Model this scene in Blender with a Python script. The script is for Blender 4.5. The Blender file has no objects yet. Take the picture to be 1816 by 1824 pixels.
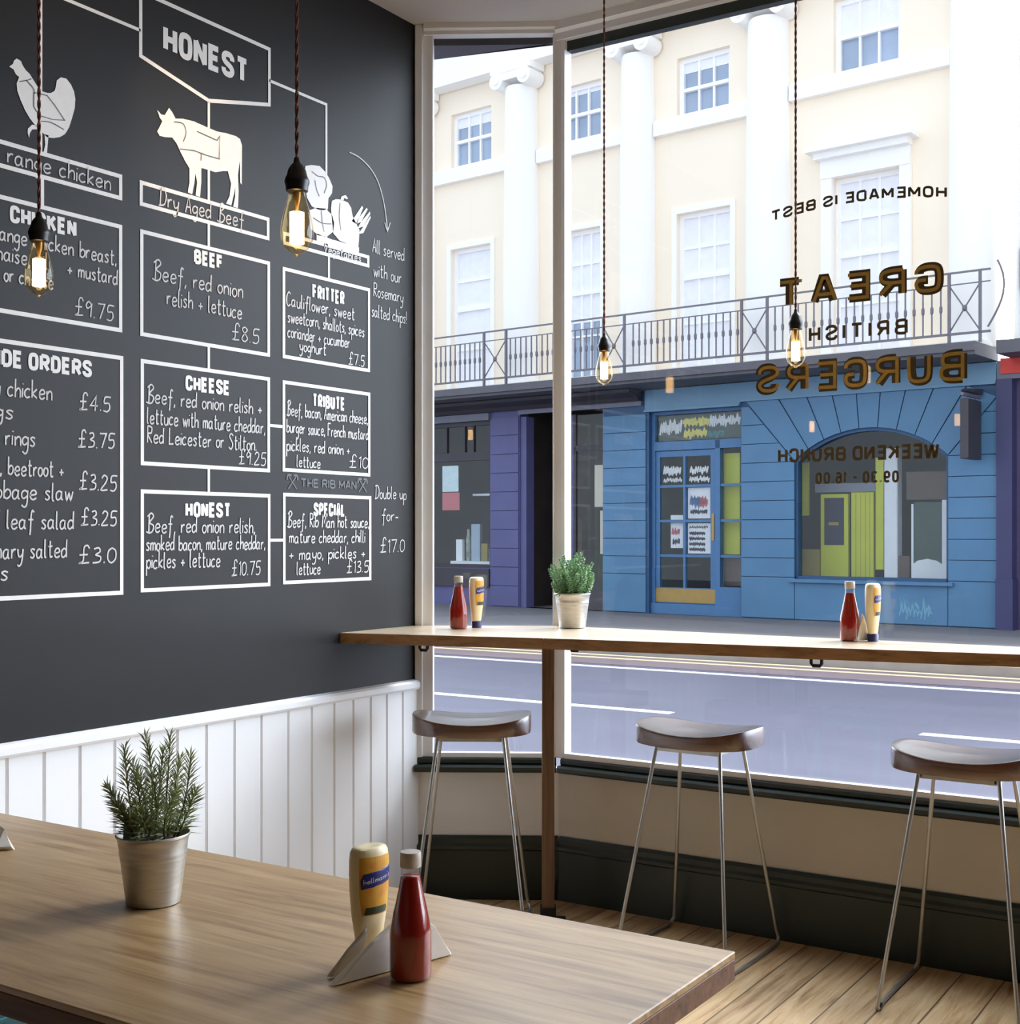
import bpy, bmesh, math, random
from mathutils import Vector, Matrix
random.seed(7)
S = bpy.context.scene
COL = S.collection
PI = math.pi

def lin(c):
    c /= 255.0
    return c / 12.92 if c <= 0.04045 else ((c + 0.055) / 1.055) ** 2.4
def rgb(r, g, b): return (lin(r), lin(g), lin(b), 1.0)

# ------------------------------------------------------------------ camera, sky, sun, exposure
YAW = math.radians(32.971)
cam_d = bpy.data.cameras.new('camera'); cam = bpy.data.objects.new('camera', cam_d); COL.objects.link(cam)
cam.location = (0, 0, 1.47); cam.rotation_euler = (PI / 2, 0, YAW)
cam_d.sensor_width = 36.0; cam_d.sensor_fit = 'AUTO'
cam_d.lens = 2300.0 / 1824.0 * 36.0
cam_d.shift_y = 38.0 / 1824.0
cam_d.clip_start = 0.05; cam_d.clip_end = 300
S.camera = cam

SKY_FRONT = 9.0      # hazy bright half of the sky, over the roofs across the street
SKY_BACK = 1.68      # duller half of the sky, behind our own building
world = bpy.data.worlds.new('world'); S.world = world; world.use_nodes = True
nt = world.node_tree; nt.nodes.clear()
tc = nt.nodes.new('ShaderNodeTexCoord'); sep = nt.nodes.new('ShaderNodeSeparateXYZ')
mr = nt.nodes.new('ShaderNodeMapRange'); mr.interpolation_type = 'SMOOTHSTEP'
mr.inputs['From Min'].default_value = -0.15; mr.inputs['From Max'].default_value = 0.45
mr.inputs['To Min'].default_value = SKY_BACK; mr.inputs['To Max'].default_value = SKY_FRONT
bg = nt.nodes.new('ShaderNodeBackground'); wo = nt.nodes.new('ShaderNodeOutputWorld')
bg.inputs['Color'].default_value = (0.79, 0.89, 1.0, 1)
nt.links.new(tc.outputs['Generated'], sep.inputs[0]); nt.links.new(sep.outputs['Y'], mr.inputs['Value'])
nt.links.new(mr.outputs[0], bg.inputs['Strength']); nt.links.new(bg.outputs[0], wo.inputs[0])
world.cycles.sampling_method = 'MANUAL'; world.cycles.sample_map_resolution = 512

sun_d = bpy.data.lights.new('sun', 'SUN'); sun = bpy.data.objects.new('sun', sun_d); COL.objects.link(sun)
sun_d.energy = 3.0; sun_d.angle = math.radians(15); sun_d.color = (1.0, 1.0, 1.0)
sd = Vector((0.30, 1.0, math.tan(math.radians(42)) * 1.044))
sun.rotation_euler = sd.to_track_quat('Z', 'Y').to_euler(); sun.location = sd.normalized() * 60

S.view_settings.view_transform = 'Standard'; S.view_settings.look = 'None'
S.view_settings.gamma = 1.0; S.view_settings.use_curve_mapping = False
S.view_settings.exposure = 0.0
S.cycles.use_denoising = True
S.cycles.max_bounces = 10; S.cycles.diffuse_bounces = 6; S.cycles.transparent_max_bounces = 16
S.cycles.sample_clamp_indirect = 8.0
S.cycles.caustics_reflective = False; S.cycles.caustics_refractive = False

# ------------------------------------------------------------------ materials
def newmat(name):
    m = bpy.data.materials.new(name); m.use_nodes = True
    return m, m.node_tree, m.node_tree.nodes['Principled BSDF']
def mat(name, c, rough=0.5, metal=0.0, var=0.06, scale=8.0, bump=0.0, spec=None, stretch=(1, 1, 1), c2=None):
    m, t, p = newmat(name)
    p.inputs['Roughness'].default_value = rough; p.inputs['Metallic'].default_value = metal
    if spec is not None: p.inputs['Specular IOR Level'].default_value = spec
    tcn = t.nodes.new('ShaderNodeTexCoord'); mp = t.nodes.new('ShaderNodeMapping')
    mp.inputs['Scale'].default_value = stretch
    nz = t.nodes.new('ShaderNodeTexNoise'); nz.inputs['Scale'].default_value = scale; nz.inputs['Detail'].default_value = 4
    mx = t.nodes.new('ShaderNodeMix'); mx.data_type = 'RGBA'
    lo = tuple(x * (1 - var) for x in c[:3]) + (1,); hi = tuple(min(1, x * (1 + var)) for x in c[:3]) + (1,)
    mx.inputs['A'].default_value = lo; mx.inputs['B'].default_value = c2 or hi
    rp = t.nodes.new('ShaderNodeMapRange'); rp.inputs['From Min'].default_value = 0.3; rp.inputs['From Max'].default_value = 0.7
    t.links.new(tcn.outputs['Object'], mp.inputs[0]); t.links.new(mp.outputs[0], nz.inputs['Vector'])
    t.links.new(nz.outputs['Fac'], rp.inputs['Value']); t.links.new(rp.outputs[0], mx.inputs['Factor'])
    t.links.new(mx.outputs['Result'], p.inputs['Base Color'])
    if bump:
        b = t.nodes.new('ShaderNodeBump'); b.inputs['Strength'].default_value = bump; b.inputs['Distance'].default_value = 0.01
        t.links.new(nz.outputs['Fac'], b.inputs['Height']); t.links.new(b.outputs[0], p.inputs['Normal'])
    return m
def emit(name, c, s):
    m, t, p = newmat(name)
    p.inputs['Base Color'].default_value = c; p.inputs['Emission Color'].default_value = c
    p.inputs['Emission Strength'].default_value = s
    return m
def glassmat(name, tint=(1, 1, 1, 1), base=0.03, edge=0.6, rough=0.0):
    m, t, p = newmat(name); t.nodes.remove(p)
    o = t.nodes['Material Output']
    tr = t.nodes.new('ShaderNodeBsdfTransparent'); tr.inputs[0].default_value = tint
    gl = t.nodes.new('ShaderNodeBsdfGlossy'); gl.inputs['Roughness'].default_value = rough
    lw = t.nodes.new('ShaderNodeLayerWeight'); lw.inputs['Blend'].default_value = 0.5
    pw = t.nodes.new('ShaderNodeMath'); pw.operation = 'POWER'; pw.inputs[1].default_value = 4.0
    r = t.nodes.new('ShaderNodeMapRange'); r.inputs['To Min'].default_value = base; r.inputs['To Max'].default_value = edge
    mx = t.nodes.new('ShaderNodeMixShader')
    t.links.new(lw.outputs['Facing'], pw.inputs[0]); t.links.new(pw.outputs[0], r.inputs['Value'])
    t.links.new(r.outputs[0], mx.inputs[0]); t.links.new(tr.outputs[0], mx.inputs[1]); t.links.new(gl.outputs[0], mx.inputs[2])
    t.links.new(mx.outputs[0], o.inputs['Surface'])
    return m
def woodmat(name, ca, cb, cdark, grain=(1.2, 26, 26), rough=0.45, plank=None, planks_axis=0, coarse=2.2, spec=0.4, coat=0.0, crough=0.3, cior=1.6):
    """grain runs along the axis with the small scale; plank = board width across planks_axis"""
    m, t, p = newmat(name)
    p.inputs['Roughness'].default_value = rough; p.inputs['Specular IOR Level'].default_value = spec
    p.inputs['Coat Weight'].default_value = coat; p.inputs['Coat Roughness'].default_value = crough; p.inputs['Coat IOR'].default_value = cior
    L = t.links.new
    tcn = t.nodes.new('ShaderNodeTexCoord'); mp = t.nodes.new('ShaderNodeMapping'); mp.inputs['Scale'].default_value = grain
    L(tcn.outputs['Object'], mp.inputs[0])
    vec = mp.outputs[0]
    line = None
    if plank:
        sp = t.nodes.new('ShaderNodeSeparateXYZ'); L(tcn.outputs['Object'], sp.inputs[0])
        dv = t.nodes.new('ShaderNodeMath'); dv.operation = 'DIVIDE'; dv.inputs[1].default_value = plank
        L(sp.outputs[planks_axis], dv.inputs[0])
        fl = t.nodes.new('ShaderNodeMath'); fl.operation = 'FLOOR'; L(dv.outputs[0], fl.inputs[0])
        wn = t.nodes.new('ShaderNodeTexWhiteNoise'); wn.noise_dimensions = '1D'; L(fl.outputs[0], wn.inputs['W'])
        ml = t.nodes.new('ShaderNodeVectorMath'); ml.operation = 'SCALE'; ml.inputs['Scale'].default_value = 37.0
        L(wn.outputs['Color'], ml.inputs[0])
        ad = t.nodes.new('ShaderNodeVectorMath'); ad.operation = 'ADD'; L(vec, ad.inputs[0]); L(ml.outputs[0], ad.inputs[1])
        vec = ad.outputs[0]
        fr = t.nodes.new('ShaderNodeMath'); fr.operation = 'FRACT'; L(dv.outputs[0], fr.inputs[0])
        pg = t.nodes.new('ShaderNodeMath'); pg.operation = 'PINGPONG'; pg.inputs[1].default_value = 0.5; L(fr.outputs[0], pg.inputs[0])
        line = t.nodes.new('ShaderNodeMapRange'); line.inputs['From Min'].default_value = 0.008; line.inputs['From Max'].default_value = 0.03
        L(pg.outputs[0], line.inputs['Value'])
    n1 = t.nodes.new('ShaderNodeTexNoise'); n1.inputs['Scale'].default_value = coarse; n1.inputs['Detail'].default_value = 6
    n1.inputs['Roughness'].default_value = 0.62; n1.inputs['Distortion'].default_value = 0.6
    L(vec, n1.inputs['Vector'])
    cr = t.nodes.new('ShaderNodeValToRGB'); e = cr.color_ramp.elements
    e[0].position = 0.30; e[0].color = cdark; e[1].position = 0.72; e[1].color = cb
    e2 = e.new(0.47); e2.color = ca
    L(n1.outputs['Fac'], cr.inputs[0])
    outc = cr.outputs[0]
    if plank:
        hv = t.nodes.new('ShaderNodeHueSaturation')
        vr = t.nodes.new('ShaderNodeMapRange'); vr.inputs['To Min'].default_value = 0.82; vr.inputs['To Max'].default_value = 1.12
        L(wn.outputs['Value'], vr.inputs['Value']); L(vr.outputs[0], hv.inputs['Value']); L(outc, hv.inputs['Color'])
        mx = t.nodes.new('ShaderNodeMix'); mx.data_type = 'RGBA'
        mx.inputs['A'].default_value = tuple(x * 0.35 for x in cdark[:3]) + (1,)
        L(line.outputs[0], mx.inputs['Factor']); L(hv.outputs[0], mx.inputs['B']); outc = mx.outputs['Result']
    L(outc, p.inputs['Base Color'])
    b = t.nodes.new('ShaderNodeBump'); b.inputs['Strength'].default_value = 0.12; b.inputs['Distance'].default_value = 0.004
    L(n1.outputs['Fac'], b.inputs['Height']); L(b.outputs[0], p.inputs['Normal'])
    return m

M = {}
M['board'] = mat('chalkboard_paint', rgb(34, 32, 32), 0.44, var=0.14, scale=1.6, spec=0.2)
M['white'] = mat('white_paint', rgb(236, 236, 238), 0.42, var=0.02, scale=3)
M['ceiling'] = mat('ceiling_paint', rgb(200, 196, 190), 0.75, var=0.02, scale=2)
M['roomgrey'] = mat('grey_green_paint', rgb(62, 62, 60), 0.6)
M['cream'] = mat('shaded_white_paint', rgb(204, 196, 182), 0.5, var=0.03, scale=2)  # white paint, its under-window shade put in the colour; wall_above shares it
M['green'] = mat('dark_green_paint', rgb(36, 46, 42), 0.38, var=0.08, scale=4)
M['signpaint'] = mat('white_sign_paint', rgb(238, 234, 230), 0.55, var=0.03, scale=30)
M['chalk'] = mat('chalk', rgb(214, 211, 210), 0.9, var=0.12, scale=120)
M['chalkfaint'] = mat('faint_chalk', rgb(120, 122, 126), 0.9, var=0.15, scale=120)
M['boardline'] = mat('board_line', rgb(92, 90, 92), 0.6)
M['oak'] = woodmat('oak_table', rgb(164, 131, 90), rgb(190, 160, 118), rgb(126, 94, 58), grain=(1.1, 15, 15), rough=0.36, spec=0.5, coat=0.35)
M['oakedge'] = woodmat('oak_edge', rgb(104, 70, 48), rgb(124, 86, 60), rgb(76, 48, 34), grain=(1.1, 22, 22), rough=0.5)  # tabletop oak darkened in colour for its backlit edge; legs share it
M['counter'] = woodmat('counter_oak', rgb(214, 190, 158), rgb(228, 208, 182), rgb(186, 156, 122), grain=(1.4, 22, 22), rough=0.3, spec=0.5, coat=0.8)  # counter oak lightened in colour for the daylight on its top
M['counteredge_shaded'] = woodmat('counter_edge_shaded', rgb(156, 118, 82), rgb(176, 136, 98), rgb(124, 90, 60), grain=(1.4, 22, 22), rough=0.5)  # same counter oak, darkened in colour because its edge is backlit
M['walnut'] = woodmat('walnut_seat', rgb(86, 50, 34), rgb(110, 66, 45), rgb(58, 33, 24), grain=(2.5, 26, 26), rough=0.36, spec=0.6, coat=1.0, crough=0.2, cior=1.75)
M['post'] = woodmat('post_wood', rgb(112, 84, 62), rgb(132, 100, 76), rgb(84, 62, 46), grain=(26, 26, 1.4), rough=0.5)
M['floor'] = woodmat('pine_floor', rgb(192, 158, 114), rgb(220, 194, 154), rgb(142, 104, 68), grain=(18, 1.2, 18), rough=0.42, plank=0.135, planks_axis=0)
M['steel'] = mat('brushed_steel', rgb(186, 184, 180), 0.34, metal=0.85, var=0.05, scale=40)
M['galv'] = mat('galvanised_zinc', rgb(196, 192, 184), 0.40, metal=0.8, var=0.10, scale=26, stretch=(1, 1, 6))
M['blackmetal'] = mat('black_metal', rgb(34, 32, 32), 0.45, metal=0.3)
M['black'] = mat('black_bakelite', rgb(26, 23, 23), 0.35)
M['cord'] = mat('twisted_brown_cord', rgb(92, 56, 46), 0.8, var=0.3, scale=200)
M['cordb'] = mat('twisted_red_cord', rgb(120, 62, 50), 0.8, var=0.3, scale=200)
M['brass'] = mat('brass', rgb(178, 146, 88), 0.38, metal=0.5)
M['pane'] = glassmat('window_glass', (0.98, 0.99, 1, 1), 0.025, 0.5)
M['bulb'] = glassmat('amber_bulb_glass', (1.0, 0.86, 0.62, 1), 0.05, 0.75, 0.02)
M['clear'] = glassmat('clear_bottle_glass', (0.93, 0.95, 0.93, 1), 0.05, 0.7)
M['fil'] = emit('glowing_filament', (1.0, 0.78, 0.46, 1), 11)
M['soil'] = mat('potting_soil', rgb(52, 38, 30), 0.95, var=0.5, scale=160, bump=0.8)
M['leaf'] = mat('rosemary_leaf', rgb(142, 154, 98), 0.5, var=0.35, scale=30)
M['leaf2'] = mat('thyme_leaf', rgb(134, 172, 122), 0.55, var=0.3, scale=40)
M['twig'] = mat('green_brown_stem', rgb(98, 88, 60), 0.7, var=0.2, scale=60)
M['ketchup'] = mat('ketchup_red', rgb(160, 36, 26), 0.16, var=0.08, scale=20, spec=0.6)
M['mayo'] = mat('mayonnaise_plastic', rgb(240, 222, 176), 0.34, var=0.03, scale=10)
M['capw'] = mat('white_cap', rgb(206, 192, 178), 0.35, var=0.03)
M['capblue'] = mat('navy_cap', rgb(48, 48, 96), 0.35, var=0.05)
M['lblblue'] = mat('label_blue', rgb(36, 44, 118), 0.35, var=0.1)
M['lblyel'] = mat('label_yellow', rgb(242, 196, 62), 0.4, var=0.12, scale=40, c2=rgb(224, 140, 56))
M['lblgreen'] = mat('label_green', rgb(52, 66, 38), 0.4)
M['napkin'] = mat('paper_napkin', rgb(240, 236, 226), 0.85, var=0.03, scale=40)
M['tag'] = mat('plant_label_plastic', rgb(214, 230, 236), 0.35, var=0.08)
M['teal'] = mat('teal_paint', rgb(60, 130, 138), 0.45)
M['gold'] = mat('gold_leaf', rgb(176, 144, 72), 0.42, metal=0.0, var=0.12, scale=40)
M['goldedge'] = mat('dark_letter_outline', rgb(70, 58, 36), 0.5)
M['letterdark'] = mat('dark_bronze_letter', rgb(88, 74, 46), 0.5)
# outdoors
M['asphalt'] = mat('asphalt', rgb(76, 74, 90), 0.62, var=0.10, scale=2.2, bump=0.1, stretch=(0.35, 1, 1))
M['redtarmac'] = mat('reddish_road_band', rgb(108, 90, 94), 0.7, var=0.10, scale=3, stretch=(0.3, 1, 1))
M['paving'] = mat('paving_stone', rgb(112, 110, 116), 0.7, var=0.08, scale=3)
M['kerb'] = mat('kerb_stone', rgb(168, 158, 152), 0.7, var=0.08, scale=5)
M['roadline'] = mat('road_paint_white', rgb(236, 236, 240), 0.6, var=0.05, scale=8)
M['yellowline'] = mat('road_paint_cream', rgb(214, 196, 150), 0.6, var=0.06)
M['stucco'] = mat('cream_stucco', rgb(249, 235, 216), 0.8, var=0.015, scale=0.7)
M['stuccowhite'] = mat('white_stucco', rgb(250, 248, 246), 0.8, var=0.012, scale=1.0)
M['sash'] = mat('white_sash_paint', rgb(248, 248, 250), 0.5, var=0.02)
M['upane'] = mat('old_window_glass', rgb(150, 166, 190), 0.10, var=0.16, scale=1.2, spec=0.8)
M['blind'] = mat('white_blind', rgb(240, 240, 246), 0.8, var=0.03)
M['iron'] = mat('painted_iron', rgb(112, 108, 118), 0.5, var=0.08)
M['slab'] = mat('dark_slab_lead', rgb(92, 90, 98), 0.6, var=0.12, scale=2)
M['purple'] = mat('violet_paint', rgb(92, 92, 140), 0.5, var=0.08, scale=2)
M['darkfascia'] = mat('dark_fascia', rgb(62, 58, 66), 0.5, var=0.10, scale=2)
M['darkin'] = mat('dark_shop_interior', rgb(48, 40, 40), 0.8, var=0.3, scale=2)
M['greyblue'] = mat('grey_trim', rgb(120, 122, 138), 0.5)
M['blue'] = mat('blue_paint', rgb(84, 128, 166), 0.42, var=0.07, scale=1.6)
M['bluedk'] = mat('blue_joint', rgb(50, 86, 126), 0.5)
M['bluedoor'] = mat('blue_door_paint', rgb(76, 120, 166), 0.4, var=0.05)
M['bluesheen'] = mat('blue_fascia_sheen', rgb(112, 152, 182), 0.42, var=0.06, scale=1.4)  # shopfront blue lightened in colour for the sheen on its upper band
M['lime'] = mat('lime_paint', rgb(196, 198, 52), 0.5, var=0.08, scale=2)
M['limedk'] = mat('olive_panel', rgb(150, 132, 64), 0.6, var=0.25, scale=3)
M['innerwhite'] = mat('white_pillar_paint', rgb(238, 238, 248), 0.5, var=0.04)
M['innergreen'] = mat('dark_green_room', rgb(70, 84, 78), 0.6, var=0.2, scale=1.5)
M['innerbrown'] = mat('brown_panel', rgb(96, 78, 72), 0.6, var=0.25, scale=2)
M['poster'] = mat('poster_paper', rgb(230, 228, 236), 0.7, var=0.04)
M['ink'] = mat('poster_ink', rgb(46, 44, 70), 0.7)
M['inkred'] = mat('poster_red', rgb(206, 112, 120), 0.7)
M['inkblue'] = mat('poster_blue', rgb(96, 130, 180), 0.7)
M['scriptyellow'] = mat('yellow_sign_writing', rgb(240, 222, 120), 0.6)
M['scriptwhite'] = mat('white_sign_writing', rgb(234, 232, 236), 0.6)
M['red'] = mat('red_sign', rgb(226, 70, 60), 0.5, var=0.05)
M['navy'] = mat('navy_paint', rgb(62, 62, 104), 0.5, var=0.08, scale=2)
M['mauve'] = mat('mauve_door', rgb(86, 76, 112), 0.5, var=0.1, stretch=(6, 1, 0.3), scale=3)
M['beige'] = mat('beige_render', rgb(236, 222, 204), 0.8, var=0.03, scale=1)
M['graffiti'] = mat('pale_teal_spray', rgb(118, 168, 196), 0.7)
M['shopglass'] = glassmat('shop_glass', (0.96, 0.98, 0.98, 1), 0.03, 0.5)
M['merch'] = mat('shop_goods', rgb(150, 160, 150), 0.6, var=0.5, scale=9)
M['warmlamp'] = emit('warm_shop_lamp', (1.0, 0.82, 0.6, 1), 6)

# ------------------------------------------------------------------ mesh helpers
class MB:
    def __init__(self): self.v = []; self.f = []
    def add(self, vs, fs):
        n = len(self.v); self.v += [tuple(p) for p in vs]; self.f += [tuple(i + n for i in q) for q in fs]
        return self
    def box(self, x0, x1, y0, y1, z0, z1):
        vs = [(x0, y0, z0), (x1, y0, z0), (x1, y1, z0), (x0, y1, z0), (x0, y0, z1), (x1, y0, z1), (x1, y1, z1), (x0, y1, z1)]
        return self.add(vs, [(0, 3, 2, 1), (4, 5, 6, 7), (0, 1, 5, 4), (1, 2, 6, 5), (2, 3, 7, 6), (3, 0, 4, 7)])
    def prism(self, poly, z0, z1, fn=None):
        """poly of (a, b) extruded over c from z0 to z1; fn maps (a, b, c) to a point"""
        fn = fn or (lambda a, b, c: (a, b, c)); n = len(poly)
        vs = [fn(a, b, z0) for a, b in poly] + [fn(a, b, z1) for a, b in poly]
        fs = [tuple(range(n - 1, -1, -1)), tuple(range(n, 2 * n))] + [(i, (i + 1) % n, n + (i + 1) % n, n + i) for i in range(n)]
        return self.add(vs, fs)
    def poly(self, pts): return self.add(pts, [tuple(range(len(pts)))])
    def tube(self, pts, r, seg=8, closed=False, cap=True):
        pts = [Vector(p) for p in pts]; n = len(pts); rings = []
        rr = r if isinstance(r, (list, tuple)) else [r] * n
        up = None
        for i in range(n):
            if closed: d = pts[(i + 1) % n] - pts[i - 1]
            else: d = pts[min(i + 1, n - 1)] - pts[max(i - 1, 0)]
            d.normalize()
            if up is None:
                up = Vector((0, 0, 1)) if abs(d.z) < 0.9 else Vector((1, 0, 0))
            a = d.cross(up)
            if a.length < 1e-5: a = d.cross(Vector((0, 1, 0)))
            a.normalize(); b = d.cross(a).normalized(); up = -b if False else a.cross(d).normalized()
            rings.append([pts[i] + (a * math.cos(2 * PI * k / seg) + b * math.sin(2 * PI * k / seg)) * rr[i] for k in range(seg)])
        base = len(self.v)
        for rg in rings: self.v += [tuple(p) for p in rg]
        for i in range(n if closed else n - 1):
            j = (i + 1) % n
            for k in range(seg):
                k2 = (k + 1) % seg
                self.f.append((base + i * seg + k, base + i * seg + k2, base + j * seg + k2, base + j * seg + k))
        if cap and not closed:
            self.f.append(tuple(base + k for k in range(seg - 1, -1, -1)))
            self.f.append(tuple(base + (n - 1) * seg + k for k in range(seg)))
        return self
    def lathe(self, prof, c=(0, 0, 0), seg=32, sx=1.0, sy=1.0, rot=0.0, cap=True, a0=0.0, a1=2 * PI):
        full = abs(a1 - a0 - 2 * PI) < 1e-6
        base = len(self.v); cols = seg if full else seg + 1
        for r, z in prof:
            for k in range(cols):
                a = a0 + (a1 - a0) * k / seg; x = r * math.cos(a) * sx; y = r * math.sin(a) * sy
                self.v.append((c[0] + x * math.cos(rot) - y * math.sin(rot), c[1] + x * math.sin(rot) + y * math.cos(rot), c[2] + z))
        for i in range(len(prof) - 1):
            for k in range(seg):
                k2 = (k + 1) % cols if full else k + 1
                self.f.append((base + i * cols + k, base + i * cols + k2, base + (i + 1) * cols + k2, base + (i + 1) * cols + k))
        if cap and full:
            self.f.append(tuple(base + k for k in range(seg - 1, -1, -1)))
            self.f.append(tuple(base + (len(prof) - 1) * cols + k for k in range(seg)))
        return self
    def holed(self, a0, a1, z0, z1, y0, y1, holes):
        """wall slab over s a0..a1, z, depth y0..y1 with rectangular holes (s0, s1, z0, z1)"""
        A = sorted({a0, a1, *[h[0] for h in holes], *[h[1] for h in holes]}); A = [a for a in A if a0 <= a <= a1]
        Z = sorted({z0, z1, *[h[2] for h in holes], *[h[3] for h in holes]}); Z = [z for z in Z if z0 <= z <= z1]
        inh = lambda a, z: any(h[0] < a < h[1] and h[2] < z < h[3] for h in holes)
        for i in range(len(A) - 1):
            for j in range(len(Z) - 1):
                if inh((A[i] + A[i + 1]) / 2, (Z[j] + Z[j + 1]) / 2): continue
                for y, flip in ((y0, 0), (y1, 1)):
                    q = [(A[i], y, Z[j]), (A[i + 1], y, Z[j]), (A[i + 1], y, Z[j + 1]), (A[i], y, Z[j + 1])]
                    self.poly(q[::-1] if flip else q)
        for h in [(a0, a1, z0, z1)] + list(holes):
            s0, s1, c0, c1 = h
            c0 = max(c0, z0); c1 = min(c1, z1)
            for p, q in (((s0, c0), (s1, c0)), ((s1, c0), (s1, c1)), ((s1, c1), (s0, c1)), ((s0, c1), (s0, c0))):
                self.poly([(p[0], y0, p[1]), (q[0], y0, q[1]), (q[0], y1, q[1]), (p[0], y1, p[1])])
        return self
    def ribbon(self, pts, w, fn, closed=False):
        """flat painted stroke: pts 2D, width w, butt ends, mitred joints"""
        P = []
        for p in pts:
            p = Vector((p[0], p[1]))
            if not P or (p - P[-1]).length > 1e-5: P.append(p)
        if closed and len(P) > 2 and (P[0] - P[-1]).length < 1e-5: P.pop()
        n = len(P)
        if n < 2: return self
        L = []; Rr = []
        for i in range(n):
            if closed: d0 = (P[i] - P[i - 1]).normalized(); d1 = (P[(i + 1) % n] - P[i]).normalized()
            else:
                d0 = (P[i] - P[i - 1]).normalized() if i else (P[1] - P[0]).normalized()
                d1 = (P[i + 1] - P[i]).normalized() if i < n - 1 else d0
            n0 = Vector((-d0.y, d0.x)); n1 = Vector((-d1.y, d1.x)); m = n0 + n1
            if m.length < 0.3: m = n0.copy()
            else:
                m.normalize(); m = m / max(0.5, m.dot(n0))
            L.append(P[i] + m * w / 2); Rr.append(P[i] - m * w / 2)
        b = len(self.v); self.k = getattr(self, 'k', 0) + 1; dd = 0.00016 * (self.k % 5)
        g_ = (lambda a, c: fn(a, c, dd)) if fn.__code__.co_argcount > 2 else fn
        for l, r in zip(L, Rr): self.v += [tuple(g_(l.x, l.y)), tuple(g_(r.x, r.y))]
        for i in range(n if closed else n - 1):
            j = (i + 1) % n
            self.f.append((b + 2 * i, b + 2 * i + 1, b + 2 * j + 1, b + 2 * j))
        return self
    def build(self, name, material, parent=None, smooth=False, off=None, bevel=0.0, seg=2):
        me = bpy.data.meshes.new(name)
        vs = self.v if off is None else [(p[0] - off[0], p[1] - off[1], p[2] - off[2]) for p in self.v]
        me.from_pydata(vs, [], self.f); me.update()
        bm = bmesh.new(); bm.from_mesh(me)
        if len(bm.faces) < 60000: bmesh.ops.recalc_face_normals(bm, faces=bm.faces[:])
        bm.to_mesh(me); bm.free()
        o = bpy.data.objects.new(name, me); COL.objects.link(o)
        me.materials.append(material)
        if smooth:
            for pl in me.polygons: pl.use_smooth = True
        if parent is not None: o.parent = parent
        if bevel:
            bv = o.modifiers.new('edge', 'BEVEL'); bv.width = bevel; bv.segments = seg; bv.limit_method = 'ANGLE'; bv.angle_limit = math.radians(40)
        if smooth:
            try:
                me.set_sharp_from_angle(angle=math.radians(42))
            except Exception: pass
        return o

def tag(o, label=None, cat=None, group=None, kind=None):
    if label: o['label'] = label
    if cat: o['category'] = cat
    if group: o['group'] = group
    if kind: o['kind'] = kind
    return o
def thing(name, label, cat, loc=(0, 0, 0), rz=0.0, group=None):
    o = bpy.data.objects.new(name, None); COL.objects.link(o); o.empty_display_size = 0.1
    o.location = loc; o.rotation_euler = (0, 0, rz)
    return tag(o, label, cat, group)
def kids(o): return [c for c in list(COL.objects) if c.parent == o]
def dup(o, parent=None):
    c = o.copy(); COL.objects.link(c)
    if parent is not None: c.parent = parent
    for ch in kids(o): dup(ch, c)
    return c
def clone(root, loc, label, rz=0.0, group=None):
    c = dup(root); c.location = loc; c.rotation_euler = (0, 0, rz); c['label'] = label
    if group: c['group'] = group
    return c
def struct(o): o['kind'] = 'structure'; return o

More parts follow.
